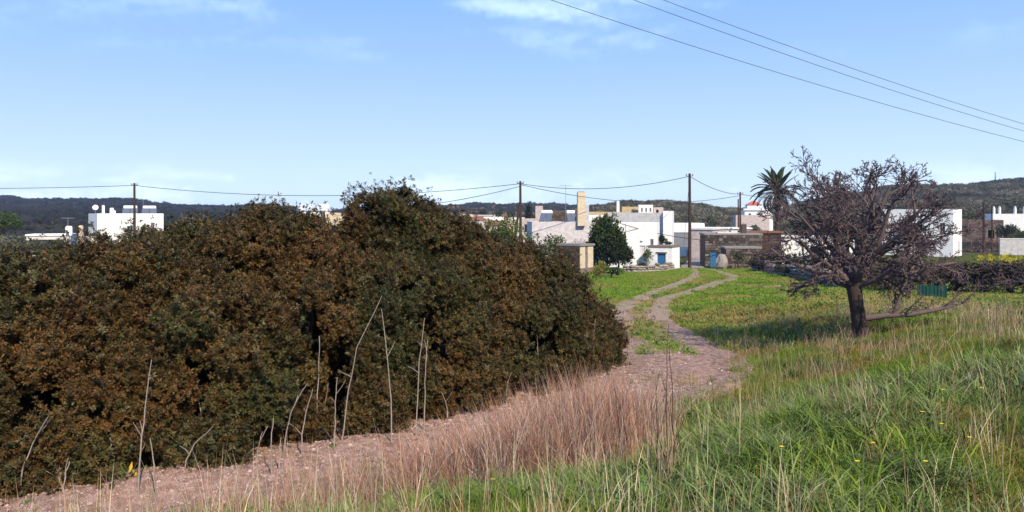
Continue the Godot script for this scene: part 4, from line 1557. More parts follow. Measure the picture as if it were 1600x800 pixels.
func dry_wall(called: String, label: String, pts: Array, h0: float, tone: Array, stone: float, seed_n: int) -> void:
	# a dry-stone wall, every stone its own piece
	rng.seed = seed_n
	var a0: Vector3 = pts[0]
	var root := thing(called, label, "wall", a0)
	var shapes := []
	for k in 5:
		var mb := MB.new()
		blob(mb, Vector3.ZERO, Vector3(0.5, 0.42, 0.5), 1, 0.22, 40 + k)
		shapes.append(mb.mesh())
	for i in pts.size() - 1:
		var a: Vector3 = pts[i]
		var b: Vector3 = pts[i + 1]
		var ln := Vector2(b.x - a.x, b.z - a.z).length()
		var dir := (b - a).normalized()
		var turn := atan2(-dir.z, dir.x)
		var y := 0.0
		var hh := h0 * rng.randf_range(0.85, 1.1)
		# earth and rubble core
		var core := MB.new()
		var mid := (a + b) / 2 - a0
		core.box(mid + Vector3(0, hh * 0.38, 0), Vector3(ln, hh * 0.9, stone * 0.6), Basis(Vector3.UP, turn))
		part(root, "rubble_core", core.mesh(), tone[0])
		while y < hh:
			var rh := stone * rng.randf_range(0.45, 0.75)
			var x := rng.randf_range(0.0, stone * 0.3)
			while x < ln:
				var rw := stone * rng.randf_range(0.7, 1.4)
				if y + rh < hh + rng.randf_range(-0.1, 0.15):
					var p := a.lerp(b, (x + rw / 2) / ln) - a0
					var o := part(root, "stone", shapes[rng.randi() % 5], tone[rng.randi() % tone.size()])
					o.position = p + Vector3(0, y + rh / 2, 0) + Basis(Vector3.UP, turn) * Vector3(0, 0, rng.randf_range(0.0, 0.08))
					o.basis = Basis(Vector3.UP, turn + rng.randfn(0, 0.12)).scaled_local(Vector3(rw * 1.18, rh * 1.5, stone * 1.35))
				x += rw
			y += rh * 0.92

func solar_heater(label: String, at: Vector3, turn: float, w := 1.6, group := "") -> void:
	var root := thing("solar_water_heater", label, "water heater", at, deg_to_rad(turn), group)
	var t := MB.new()
	t.tube([Vector3(-w * 0.45, 1.25, -0.5), Vector3(-w * 0.4, 1.25, -0.5), Vector3(w * 0.4, 1.25, -0.5), Vector3(w * 0.45, 1.25, -0.5)], [0.2, 0.27, 0.27, 0.2], 10)
	part(root, "tank", t.mesh(), mats.white_enamel)
	var c := MB.new()
	for sx in [-0.26, 0.26]:
		c.box(Vector3(w * sx, 0.55, 0.05), Vector3(w * 0.48, 1.45, 0.08), Basis(Vector3.RIGHT, -0.75))
	part(root, "collector", c.mesh(), plain("collector_glass", lin(0.10, 0.12, 0.16), 0.15))
	for sx in [-0.4, 0.4]:
		for e in [[-0.5, 1.05], [0.55, 0.05]]:
			var f := MB.new()
			f.tube([Vector3(w * sx, -0.05, e[0]), Vector3(w * sx, e[1], e[0])], [0.03, 0.03], 5)
			part(root, "leg", f.mesh(), mats.antenna_metal)

func tv_antenna(label: String, at: Vector3, h: float, r := 0.035) -> void:
	var root := thing("tv_antenna", label, "antenna", at, 0.3)
	var m := MB.new()
	m.tube([Vector3.ZERO, Vector3(0, h, 0)], [r, r * 0.8], 6)
	part(root, "mast", m.mesh(), mats.antenna_metal)
	var b := MB.new()
	b.tube([Vector3(-0.75, h - 0.05, 0), Vector3(0.75, h - 0.05, 0)], [r * 0.7, r * 0.7], 5)
	part(root, "boom", b.mesh(), mats.antenna_metal)
	for k in 6:
		var e := MB.new()
		var x := -0.7 + k * 0.28
		e.tube([Vector3(x, h - 0.05, -0.45 + k * 0.04), Vector3(x, h - 0.05, 0.45 - k * 0.04)], [r * 0.5, r * 0.5], 4)
		part(root, "element", e.mesh(), mats.antenna_metal)

func chimney(root: Node3D, at: Vector3, size: Vector3, mat: Material, cap: Material) -> void:
	var c := box_part(root, "chimney", at + Vector3(0, size.y / 2, 0), size, mat)
	box_part(c, "cap", at + Vector3(0, size.y + 0.05, 0), Vector3(size.x * 0.72, 0.1, size.z * 0.72), cap)

func make_village() -> void:
	rng.seed = 2024
	# --- the white house with the blue door
	var mh := house("white_house", "two-storey white house whose front wall faces the lane, drainpipe on it", "house", Vector3(bx(985, 85), -0.35, -85), 5.6, 5.2, 5.45, -14, mats.limewash,
		[[1.0, 0.9, 1.55, 3.0, "white_door"], [2.1, 2.3, 2.45, 3.7, "window"], [1.62, 2.4, 1.72, 3.0, "window"]])
	var dp := MB.new()
	dp.tube([Vector3(-0.42, 0.0, 0.06), Vector3(-0.42, 5.45, 0.06)], [0.05, 0.05], 6)
	part(mh, "drainpipe", dp.mesh(), mats.white_enamel)
	var hood := MB.new()
	hood.tube([Vector3(1.27, 3.55, 0.02), Vector3(1.27, 3.62, 0.16)], [0.10, 0.12], 8)
	part(mh, "wall_lamp", hood.mesh(), mats.white_enamel)
	house("cement_house", "grey cement-rendered upper storey rising behind the white house", "house", Vector3(bx(994, 92.5), -0.3, -92.5), 6.9, 6.5, 6.5, -12, mats.grey_render)
	house("stair_tower", "narrow white stair tower with two small windows beside the grey cement storey", "tower", Vector3(bx(1043, 91.2), -0.2, -91.2), 1.0, 5.5, 6.6, -14, mats.limewash,
		[[-0.3, 2.6, 0.0, 3.3, "window"], [-0.3, 1.5, 0.0, 2.0, "window"]])
	var an := house("annex", "low white annex with a blue door and a flat brown-edged roof terrace", "house", Vector3(bx(1031, 82.5), -0.2, -82.5), 2.6, 3.0, 2.75, -27, mats.limewash,
		[[-0.28, 0.35, 0.62, 2.1, "blue_door"]], [], [], "", mats.tan_stone, 0.06)
	box_part(an, "lintel", Vector3(0.17, 2.2, 0.02), Vector3(1.15, 0.12, 0.1), mats.brown_wood)
	# terrace plants in front of the grey wall
	for a in [[1031, 87.5, 1.5, 1.9], [1046, 86.5, 0.8, 1.3]]:
		var q := Vector3(bx(a[0], a[1]), 2.3, -float(a[1]))
		box_stand(q)
		crown_tree("terrace_plant", "dark leafy plant on the roof terrace above the blue door", "plant", q, a[2], a[3], "far", Color(0.03, 0.042, 0.018), 0.1, "plants on the roof terrace")
	crown_tree("door_shrub", "loose green shrub growing between the blue door and the white house", "shrub", spot(1014, 81.3), 2.3, 1.5, "far", Color(0.13, 0.15, 0.07), 0.4)
	crown_tree("pot_shrub", "low round green shrub at the foot of the white wall, below the terracotta box", "shrub", spot(1001, 80.5), 0.9, 1.3, "far", Color(0.06, 0.085, 0.025), 0.05)
	var tb := thing("planter_box", "terracotta planter box standing against the white house wall", "planter", Vector3(bx(1002, 82), 0.35, -82), 0.1)
	var tm := MB.new()
	for s in [[Vector3(0, 0.3, 0.2), Vector3(0.75, 0.6, 0.04)], [Vector3(0, 0.3, -0.2), Vector3(0.75, 0.6, 0.04)], [Vector3(-0.36, 0.3, 0), Vector3(0.04, 0.6, 0.36)], [Vector3(0.36, 0.3, 0), Vector3(0.04, 0.6, 0.36)]]:
		tm.box(s[0], s[1])
	part(tb, "box", tm.mesh(), mats.terracotta)
	box_part(tb, "soil", Vector3(0, 0.5, 0), Vector3(0.67, 0.1, 0.35), mats.brown_wood)
	dry_wall("stone_wall", "low pale dry-stone wall curving below the blue door", [spot(974, 73.5), spot(990, 73.0), spot(1008, 73.5), spot(1025, 75.5), spot(1040, 78.5), spot(1050, 81)], 0.72, [mats.pale_stone, mats.pale_stone, mats.pale_stone, mats.tan_stone], 0.38, 55)
	rng.seed = 2025
	# garden plants and slab below the dark tree
	var slab := thing("stone_slab", "pale concrete slab lying among garden plants below the dark glossy tree", "slab", spot(952, 64), 0.1)
	var sb := MB.new()
	sb.box(Vector3(0, 0.45, 0), Vector3(1.2, 0.14, 0.7), Basis(Vector3.FORWARD, 0.06))
	part(slab, "slab", sb.mesh(), mats.aged_white)
	var ss := MB.new()
	ss.box(Vector3(-0.35, 0.15, 0), Vector3(0.2, 0.5, 0.5))
	part(slab, "support", ss.mesh(), mats.pale_stone)
	var ss2 := MB.new()
	ss2.box(Vector3(0.35, 0.15, 0), Vector3(0.2, 0.5, 0.5))
	part(slab, "support", ss2.mesh(), mats.pale_stone)
	for a in [[938, 58, 1.5, 1.2, Color(0.19, 0.20, 0.04)], [931, 55, 1.2, 1.2, Color(0.20, 0.18, 0.05)], [955, 60, 0.9, 1.9, Color(0.04, 0.075, 0.025)], [943, 63, 1.1, 1.6, Color(0.05, 0.085, 0.028)], [962, 66, 0.8, 1.5, Color(0.05, 0.09, 0.03)]]:
		crown_tree("garden_plant", "leafy garden plant in the grass below the dark glossy tree", "plant", spot(a[0], a[1]), a[2], a[3], "far", a[4], 0.05, "garden plants below the dark tree")
	# --- hut in front of the dark tree
	var ht := house("stone_hut", "small flat-roofed stone hut with one plastered pale side, behind the thicket", "hut", Vector3(bx(889, 70), 0.35, -70), 2.3, 2.2, 2.85, -38, mats.tan_stone, [], [[-0.15, 1.1, 0.1, 2.2, "window"]], [], "", mats.concrete, 0.12)
	stone_skin(ht, 2.3, 2.8, Transform3D.IDENTITY, [], [Color(0.17, 0.11, 0.085), Color(0.22, 0.16, 0.12), Color(0.12, 0.09, 0.07)], 0.26)
	box_part(ht, "plaster_side", Vector3(1.163, 1.85, -1.7), Vector3(0.025, 1.9, 0.9), mats.cream_render)
	box_part(ht, "plaster_side", Vector3(1.163, 1.85, -0.42), Vector3(0.025, 1.9, 0.8), mats.cream_render)
	# --- long grey building with its big chimney
	var lg := house("long_grey_building", "long lilac-grey flat-roofed building with a tall cream chimney at its front", "building", Vector3(bx(884, 100), -0.2, -100), 8.6, 7.0, 5.25, 4, mats.lilac_render,
		[[-3.4, 1.0, -2.4, 2.2, "window"], [0.2, 1.0, 1.2, 2.2, "window"]])
	chimney(lg, Vector3(1.95, 4.75, 0.18), Vector3(1.0, 4.25, 0.8), mats.cream_render, mats.concrete)
	var sc := box_part(lg, "chimney", Vector3(3.0, 5.95, -3.0), Vector3(0.85, 3.0, 0.7), mats.grey_render)
	sc.set_meta("label", "shorter grey chimney behind the cream one")
	tv_antenna("tall television antenna on the long grey building beside its cream chimney", Vector3(bx(884, 103), 4.9, -103), 4.9)
	solar_heater("solar water heater on the long grey building beside the pink chimney", Vector3(bx(853, 104), 5.05, -104), -20)
	solar_heater("solar water heater with a round white tank next to the cream chimney", Vector3(bx(893, 105), 5.05, -105), 10, 1.2)
	var st := house("stone_outbuilding", "brown rubble-stone outbuilding behind the long grey building's roof", "building", Vector3(bx(885, 122), 0.0, -122), 4.4, 3.5, 6.55, 0, mats.tan_stone)
	stone_skin(st, 4.4, 6.5, Transform3D.IDENTITY, [], [Color(0.20, 0.14, 0.11), Color(0.14, 0.11, 0.09)], 0.35)
	var pk := house("pink_chimney_house", "flat house with a broad pink chimney near the braced utility pole", "house", Vector3(bx(832, 112), 0.0, -112), 3.6, 4.0, 5.4, -8, mats.pink_render, [[-1.2, 3.4, -0.3, 4.6, "window"]])
	chimney(pk, Vector3(0.9, 5.1, -0.6), Vector3(1.0, 2.1, 0.8), mats.pink_render, mats.brown_wood)
	# --- warehouse, low wall and the pink house along the road
	house("white_warehouse", "white flat-roofed warehouse with a grey roller door behind the road pole", "building", Vector3(bx(1073, 118), -0.1, -118), 5.2, 8.0, 4.75, -10, mats.limewash,
		[[-2.2, 0.5, 1.2, 3.4, "roller_door"]])
	var lw := thing("garden_wall", "low white wall with a blue hatch in front of the grey roller door", "wall", Vector3(bx(1068, 113), 0.0, -113), deg_to_rad(-10))
	box_part(lw, "wall", Vector3(0, 0.65, 0), Vector3(2.5, 1.4, 0.25), mats.limewash)
	box_part(lw, "hatch", Vector3(0.75, 0.5, 0.14), Vector3(0.6, 0.9, 0.05), plain("pale_blue", lin(0.22, 0.32, 0.42), 0.6))
	house("pink_house", "pinkish flat-roofed house with a tall grey door opening on the road", "house", Vector3(bx(1096, 108), -0.1, -108), 3.0, 10.0, 4.0, -30, mats.pink_render,
		[[-0.35, 0.1, 1.05, 2.5, "grey_door"]], [], [], "", mats.aged_white, 0.15)
	house("white_roofed_house", "low house with a broad white flat roof behind the dark stone building", "house", Vector3(bx(1137, 114), 0.0, -114), 6.5, 6.0, 3.9, -8, mats.aged_white, [], [], [], "", mats.limewash, 0.2)
	# --- dark stone building with its lean-to and the boulder
	var sbh := [[-2.55, 0.05, -1.8, 1.85, "blue_door"]]
	var sd := house("stone_house", "old dark rubble-stone house with a narrow blue door", "house", Vector3(bx(1146, 89.5), -0.1, -89.5), 6.3, 5.0, 3.75, -7, mats.mortar, sbh, [], [], "", mats.concrete, 0.1)
	stone_skin(sd, 6.3, 3.72, Transform3D.IDENTITY, sbh, [Color(0.14, 0.118, 0.10), Color(0.20, 0.165, 0.14), Color(0.10, 0.085, 0.072), Color(0.31, 0.265, 0.23)], 0.34)
	chimney(sd, Vector3(1.4, 3.95, -1.5), Vector3(0.55, 1.0, 0.5), mats.dark_stone, mats.concrete)
	box_part(sd, "roof_patch", Vector3(-0.6, 4.0, -1.2), Vector3(2.2, 0.12, 1.6), mats.aged_white)
	var rt := house("tiled_wing", "low stone wing with a pinkish clay roof beside the dark stone house", "house", Vector3(bx(1192, 93), -0.1, -93), 4.2, 5.0, 3.9, -10, mats.tan_stone, [], [], [], "", mats.roof_tile, 0.25)
	stone_skin(rt, 4.2, 3.85, Transform3D.IDENTITY, [], [Color(0.19, 0.12, 0.10), Color(0.15, 0.11, 0.09)], 0.3)
	var le := house("stone_lean_to", "low rubble lean-to with a concrete slab roof in front of the dark stone house", "shed", Vector3(bx(1161, 84), 0.0, -84), 3.6, 3.0, 2.35, -5, mats.mortar, [], [], [], "", mats.concrete, 0.12)
	stone_skin(le, 3.6, 2.3, Transform3D.IDENTITY, [], [Color(0.19, 0.155, 0.13), Color(0.27, 0.22, 0.19), Color(0.12, 0.10, 0.085)], 0.34)
	crown_tree("wall_shrub", "brownish climbing shrub over the front of the stone lean-to", "shrub", spot(1153, 82.2), 2.0, 2.0, "far", Color(0.085, 0.075, 0.04), 0.1)
	var bo := thing("boulder", "upright pale boulder standing beside the narrow blue door", "boulder", spot(1128, 82.5))
	var bm := MB.new()
	blob(bm, Vector3(0, 0.7, 0), Vector3(0.62, 0.95, 0.5), 2, 0.16, 91)
	part(bo, "rock", bm.mesh(), mats.pale_stone)
	# --- long dry-stone wall along the meadow
	dry_wall("stone_wall", "long grey dry-stone wall along the top of the meadow", [spot(1178, 80), spot(1196, 74), spot(1215, 68), spot(1238, 62), spot(1262, 57), spot(1288, 51), spot(1312, 47)], 1.05, [mats.grey_stone, mats.grey_stone, mats.tan_stone, mats.pale_stone], 0.5, 56)
	rng.seed = 2026
	# --- low white house seen through the tree
	house("low_white_house", "long low white house with dark doorways behind the bare tree", "house", Vector3(bx(1258, 95), -0.1, -95), 11.0, 5.0, 3.3, -16, mats.limewash,
		[[-3.6, 0.2, -2.6, 2.2, "brown_door"], [0.6, 0.2, 2.2, 2.3, "void"], [3.0, 0.9, 3.9, 2.0, "window"]], [], [], "", mats.aged_white, 0.12)
	house("big_white_house", "tall white house with a blank bluish front beside the stone house with dark windows", "house", Vector3(bx(1432, 114), -0.1, -114), 9.4, 6.0, 6.85, -40, mats.limewash,
		[[3.0, 3.4, 3.7, 4.9, "window"], [0.4, 1.0, 1.3, 2.3, "window"]], [[0.6, 0.1, 1.5, 2.2, "grey_door"]])
	var rs := house("roofless_house", "ruined brown stone house with two dark window holes below the terraces", "house", Vector3(bx(1532, 158), spot(1532, 158).y - 0.4, -158), 8.0, 6.0, 4.9, -22, mats.tan_stone,
		[[-3.3, 2.4, -2.2, 3.6, "void"], [1.3, 1.2, 2.4, 2.9, "void"]])
	stone_skin(rs, 8.0, 4.85, Transform3D.IDENTITY, [[-3.4, 2.3, -2.1, 3.7], [1.2, 1.1, 2.5, 3.0]], [Color(0.30, 0.22, 0.19), Color(0.25, 0.19, 0.165), Color(0.21, 0.16, 0.14)], 0.4)
	var pin := house("pinnacled_building", "white building with slim rounded pinnacles along its parapet", "building", Vector3(bx(1592, 185), spot(1592, 185).y - 0.5, -185), 11.0, 7.0, 5.0, -18, mats.limewash,
		[[2.6, 2.3, 4.0, 3.3, "window"], [4.4, 2.3, 5.2, 3.3, "window"]])
	for x in [-5.1, -3.9, -0.7, 1.2]:
		var pm := MB.new()
		pm.tube([Vector3(x, 4.95, -0.3), Vector3(x, 6.2, -0.3), Vector3(x, 6.6, -0.3), Vector3(x, 6.85, -0.3)], [0.32, 0.32, 0.22, 0.05], 8)
		part(pin, "pinnacle", pm.mesh(), mats.limewash)
	var gw := thing("garden_wall", "long grey plastered garden wall with a pale coping behind the yellow flowers", "wall", spot(1610, 116), deg_to_rad(-6))
	box_part(gw, "wall", Vector3(0, 1.0, 0), Vector3(8.6, 2.8, 0.3), mats.grey_render)
	box_part(gw, "coping", Vector3(0, 2.45, 0), Vector3(8.7, 0.12, 0.4), mats.aged_white)
	# --- houses beyond the thicket
	var lh := house("white_house", "big white house with roof collectors and chimneys on the plain beyond the thicket", "house", Vector3(bx(205, 124), -0.1, -124), 9.6, 7.0, 6.25, 38, mats.limewash,
		[[-0.6, 3.0, 0.3, 4.3, "window"], [1.4, 2.4, 2.2, 4.2, "window"], [2.9, 4.0, 3.4, 4.8, "window"], [3.0, 2.6, 3.6, 3.6, "window"]], [], [[-0.6, 2.4, 0.5, 4.3, "window"]])
	for c in [[-3.6, 0.35, 1.5], [-2.4, 0.5, 1.1], [-2.0, 0.25, 0.7]]:
		chimney(lh, Vector3(c[0], 6.0, -2.0), Vector3(c[1], c[2], 0.4), mats.limewash, mats.concrete)
	solar_heater("solar water heater on the big white house beyond the thicket, nearer its chimneys", lh.transform * Vector3(0.4, 6.0, -2.6), 20, 2.2)
	solar_heater("solar water heater at the far end of the big white house beyond the thicket", lh.transform * Vector3(3.4, 6.0, -3.2), 20, 2.2)
	tv_antenna("thin antenna between the two solar heaters of the big white house", lh.transform * Vector3(2.6, 6.0, -3.6), 2.6, 0.03)
	var dish := thing("satellite_dish", "white satellite dish on the shaded corner of the big white house", "dish", lh.transform * Vector3(-4.4, 6.2, -3.6), 0.4)
	var dm := MB.new()
	dm.tube([Vector3.ZERO, Vector3(0, 0.85, 0)], [0.04, 0.04], 6)
	part(dish, "mast", dm.mesh(), mats.antenna_metal)
	var dd := MB.new()
	dd.tube([Vector3(0, 0.95, -0.05), Vector3(0, 0.97, 0.05), Vector3(0, 1.0, 0.14)], [0.08, 0.3, 0.42], 12)
	part(dish, "reflector", dd.mesh(), mats.white_enamel)
	var ph := house("porch_house", "low white house with an open pillared porch beside the olive trees", "house", Vector3(bx(76, 94), 0.1, -94), 4.6, 4.5, 3.35, 20, mats.aged_white,
		[[-2.05, 0.0, 1.6, 2.9, "void"]], [], [], "", mats.limewash, 0.12)
	box_part(ph, "inner_wall", Vector3(0, 1.4, -1.6), Vector3(4.0, 2.8, 0.15), mats.aged_white)
	box_part(ph, "door", Vector3(-0.6, 1.1, -1.5), Vector3(0.9, 2.1, 0.06), mats.brown_wood)
	box_part(ph, "door", Vector3(0.7, 1.1, -1.5), Vector3(0.9, 2.1, 0.06), mats.brown_wood)
	chimney(ph, Vector3(2.0, 3.3, -1.0), Vector3(0.7, 1.1, 0.6), mats.limewash, mats.limewash)
	tv_antenna("television antenna on the low house with the pillared porch", ph.transform * Vector3(1.7, 3.5, -2.0), 2.0)
	var ch := house("low_house", "low house behind the thicket of which a cream chimney shows", "house", Vector3(bx(126, 104), 0.0, -104), 4.0, 4.0, 3.0, 15, mats.aged_white)
	chimney(ch, Vector3(-0.2, 2.7, -1.0), Vector3(0.5, 1.75, 0.5), mats.cream_render, mats.cream_render)
	house("low_white_house", "low white flat house just above the thicket, before the lone utility pole", "house", Vector3(bx(208, 92), 0.0, -92), 3.4, 3.0, 3.9, 24, mats.limewash, [[-0.5, 1.8, 0.4, 2.8, "window"]])
	var tk := house("small_white_house", "small white house with a capped white tank on its roof, behind the thicket", "house", Vector3(bx(290, 100), 0.0, -100), 5.0, 4.0, 3.6, 22, mats.limewash, [[-1.5, 1.4, -0.6, 2.6, "window"]])
	chimney(tk, Vector3(-0.4, 3.4, -1.0), Vector3(0.25, 1.3, 0.3), mats.limewash, mats.limewash)
	var tkb := box_part(tk, "tank_housing", Vector3(1.2, 4.0, -1.6), Vector3(0.9, 1.2, 0.9), mats.limewash)
	box_part(tkb, "tank_cap", Vector3(1.2, 4.72, -1.6), Vector3(1.35, 0.22, 1.3), mats.white_enamel)
	chimney(tk, Vector3(-2.1, 3.4, -0.8), Vector3(0.3, 1.0, 0.3), mats.cream_render, mats.cream_render)

func box_stand(at: Vector3) -> void:
	var o := thing("flower_trough", "concrete plant trough resting on the annex roof terrace behind its edge", "planter", at - Vector3(0, 0.35, 0), 0.0, "troughs on the roof terrace")
	box_part(o, "trough", Vector3(0, 0.15, 0), Vector3(1.0, 0.5, 0.6), mats.concrete)
	box_part(o, "pedestal", Vector3(0, -1.0, 0), Vector3(0.7, 1.8, 0.5), mats.limewash)

func gable_house(label: String, at: Vector3, w: float, dp: float, h: float, ridge: float, turn: float, wall: Material, roof: Material, windows: int, group := "") -> void:
	var root := thing("gabled_house", label, "house", at, deg_to_rad(turn), group)
	var holes := []
	for i in windows:
		var x := w * ((i + 0.5) / windows - 0.5)
		holes.append([x - 0.4, h * 0.42, x + 0.4, h * 0.42 + 1.1, "window"])
	var mb := MB.new()
	facade(mb, Transform3D.IDENTITY, w, h, 0.24, holes)
	facade(mb, Transform3D(Basis(Vector3.UP, PI), Vector3(0, 0, -dp)), w, h, 0.24, [])
	facade(mb, Transform3D(Basis(Vector3.UP, PI / 2), Vector3(w / 2, 0, -dp / 2)), dp - 0.48, h, 0.24, [])
	facade(mb, Transform3D(Basis(Vector3.UP, -PI / 2), Vector3(-w / 2, 0, -dp / 2)), dp - 0.48, h, 0.24, [])
	for sx in [-1.0, 1.0]:
		mb.tri(Vector3(sx * w / 2, h, 0), Vector3(sx * w / 2, h + ridge, -dp / 2), Vector3(sx * w / 2, h, -dp))
	part(root, "wall", mb.mesh(), wall)
	var rb := MB.new()
	var hw := w / 2 + 0.2
	var sl := ridge / (dp / 2)
	for z in [[0.25, -dp / 2], [-dp - 0.25, -dp / 2]]:
		var y0: float = h - 0.25 * sl + 0.04
		rb.quad(Vector3(-hw, y0, z[0]), Vector3(hw, y0, z[0]), Vector3(hw, h + ridge + 0.04, z[1]), Vector3(-hw, h + ridge + 0.04, z[1]))
		rb.quad(Vector3(-hw, y0 + 0.12, z[0]), Vector3(hw, y0 + 0.12, z[0]), Vector3(hw, h + ridge + 0.16, z[1]), Vector3(-hw, h + ridge + 0.16, z[1]))
		rb.quad(Vector3(-hw, y0, z[0]), Vector3(hw, y0, z[0]), Vector3(hw, y0 + 0.12, z[0]), Vector3(-hw, y0 + 0.12, z[0]))
	part(root, "roof", rb.mesh(), roof)
	fill(root, Transform3D.IDENTITY, holes)

func make_far_houses() -> void:
	rng.seed = 606
	var gr := plain("pale_roof", lin(0.52, 0.56, 0.62), 0.7)
	var p := spot(493, 142)
	gable_house("white gabled house with a pale grey roof between two domes of the thicket", Vector3(p.x, hy(350, 142), -142), 5.4, 5.0, hy(334, 142) - hy(350, 142) + 0.6, 1.0, 25, mats.limewash, gr, 2)
	var cw := thing("boundary_wall", "cream wall with a white gatepost beside the pale-roofed gabled house", "wall", Vector3(bx(524, 140), hy(350, 140), -140))
	box_part(cw, "wall", Vector3(0, 0.8, 0), Vector3(3.2, 2.4, 0.3), mats.cream_render)
	box_part(cw, "gatepost", Vector3(-1.45, 1.6, 0.32), Vector3(0.35, 4.1, 0.3), mats.limewash)
	# tiled and white houses on the earth-coloured plain
	var tiled := [[735, 330, 6, -10], [760, 285, 6, 12], [782, 330, 5.5, 5], [800, 270, 5, -15], [708, 300, 5.5, 20], [748, 240, 4.5, 8], [770, 225, 5, -20], [722, 270, 5, 10], [690, 330, 6, 5]]
	for i in tiled.size():
		var t: Array = tiled[i]
		gable_house("small clay-roofed house in the far hamlet beside the braced pole", spot(t[0], t[1]) - Vector3(0, 0.3, 0), t[2], 5.0, 2.6, 1.1, t[3], mats.pink_render if i % 2 else mats.cream_render, mats.roof_tile, 3, "clay-roofed houses of the far hamlet")
	var flat := [[703, 260, 4, 3.6], [730, 330, 6, 4.0], [756, 300, 5, 4.2], [772, 250, 6.5, 4.0], [790, 230, 4.2, 3.6], [742, 238, 4.0, 3.0], [806, 250, 5, 3.8], [815, 205, 4.5, 3.8], [826, 180, 5.5, 3.4], [722, 210, 3.0, 2.8]]
	for i in flat.size():
		var t: Array = flat[i]
		house("hamlet_house", "tiny white flat-roofed house in the far hamlet beside the braced pole", "house", spot(t[0], t[1]) - Vector3(0, 0.3, 0), t[2], 5.0, t[3], rng.randf_range(-25, 25), [mats.limewash, mats.cream_render, mats.aged_white][i % 3], [[-0.5, 1.2, 0.4, 2.4, "window"]], [], [], "white houses of the far hamlet")
	# houses below the round hill
	house("hill_house", "white flat-roofed house with three dark windows under the round hill", "house", Vector3(bx(1009, 160), hy(345, 160), -160), 2.9, 4.0, hy(320, 160) - hy(345, 160), -8, mats.limewash,
		[[-0.95, 1.8, -0.6, 2.6, "window"], [-0.1, 1.8, 0.25, 2.6, "window"], [0.75, 1.8, 1.1, 2.6, "window"]])
	house("hill_house", "ochre flat house beside the small white house under the round hill", "house", Vector3(bx(985, 165), hy(345, 165), -165), 3.6, 4.0, hy(323, 165) - hy(345, 165), 5, mats.ochre_render, [[0.2, 1.4, 0.9, 2.4, "window"]])
	house("hill_house", "pinkish ruin beside the small white house with three dark windows", "house", Vector3(bx(1029, 162), hy(345, 162), -162), 2.0, 4.0, hy(324, 162) - hy(345, 162), 0, mats.pink_render, [[-0.5, 1.5, 0.0, 2.3, "void"]])
	var cr := house("cream_house", "long low cream house between the tall chimney and the cement storey", "house", Vector3(bx(940, 150), 0.0, -150), 8.0, 5.0, hy(331, 150), 6, mats.ochre_render, [[-2.0, 1.5, -1.0, 2.8, "window"]])
	chimney(cr, Vector3(3.4, hy(331, 150) - 0.3, -1.0), Vector3(0.5, 2.4, 0.5), mats.limewash, mats.limewash)
	house("white_outhouse", "small white flat-roofed outhouse behind the dark glossy tree", "house", Vector3(bx(941, 110), 0.0, -110), 4.6, 4.0, hy(336, 110), -5, mats.limewash)
	# villa with the red roof
	var d := 230.0
	var vb := spot(1184, d)
	var vh := hy(328, d) - vb.y
	var vl := house("red_roofed_villa", "white villa with a small red hipped roof on the skyline near the palm", "house", vb - Vector3(0, 0.3, 0), 7.4, 6.0, vh + 0.3, -6, mats.limewash, [[-2.6, vh - 1.9, -1.9, vh - 0.7, "window"], [-0.4, vh - 1.9, 0.3, vh - 0.7, "window"], [1.7, vh - 1.9, 2.4, vh - 0.7, "window"]])
	var up := box_part(vl, "upper_storey", Vector3(-0.6, vh + 0.9, -3.0), Vector3(4.2, 1.6, 3.6), mats.limewash)
	var rf := MB.new()
	var y := vh + 1.72
	var c4 := [Vector3(-2.9, y, -1.0), Vector3(1.7, y, -1.0), Vector3(1.7, y, -5.0), Vector3(-2.9, y, -5.0)]
	var ap := Vector3(-0.6, y + 1.4, -3.0)
	for k in 4:
		rf.tri(c4[k], c4[(k + 1) % 4], ap)
	rf.quad(c4[3], c4[2], c4[1], c4[0])
	part(vl, "hipped_roof", rf.mesh(), plain("red_roof", lin(0.42, 0.10, 0.07), 0.85))
	box_part(vl, "balustrade", Vector3(-0.2, vh + 0.45, 0.35), Vector3(7.8, 0.5, 0.1), mats.limewash)
	for k in 2:
		var q := spot([1176, 1199][k], 215)
		house("hill_house", ["pink-walled long shed below the red-roofed villa", "white shed at the foot of the palm below the red-roofed villa"][k], "shed", q - Vector3(0, 0.3, 0), [9.0, 3.0][k], 4.0, [hy(336, 215) - q.y, hy(332, 215) - q.y][k] + 0.3, -5, [mats.pink_render, mats.limewash][k])

# ------------------------------------------------------------------ poles and wires
func pole(label: String, col: float, d: float, top_row: float, r: float, brace := 0.0, arms := true) -> Vector3:
	var at := spot(col, d)
	var h := hy(top_row, d) - at.y
	var root := thing("utility_pole", label, "utility pole", at)
	var mb := MB.new()
	mb.tube([Vector3(0, -0.4, 0), Vector3(0.02, h * 0.5, 0), Vector3(0, h, 0)], [r * 1.15, r, r * 0.8], 8)
	part(root, "shaft", mb.mesh(), mats.pole_wood)
	if brace != 0.0:
		var b := MB.new()
		b.tube([Vector3(brace, -0.3, 0.3), Vector3(sign(brace) * 0.1, h * 0.72, 0.05)], [r, r * 0.85], 8)
		part(root, "brace", b.mesh(), mats.pole_wood)
	if arms:
		for s in [-1.0, 1.0]:
			var c := MB.new()
			c.tube([Vector3(0, h - 0.3, 0), Vector3(s * 0.35, h - 0.22, 0)], [0.05, 0.05], 5)
			c.tube([Vector3(s * 0.35, h - 0.3, 0), Vector3(s * 0.35, h - 0.05, 0)], [0.07, 0.08], 6)
			part(root, "insulator", c.mesh(), mats.grey_metal)
	return at + Vector3(0, h - 0.3, 0)

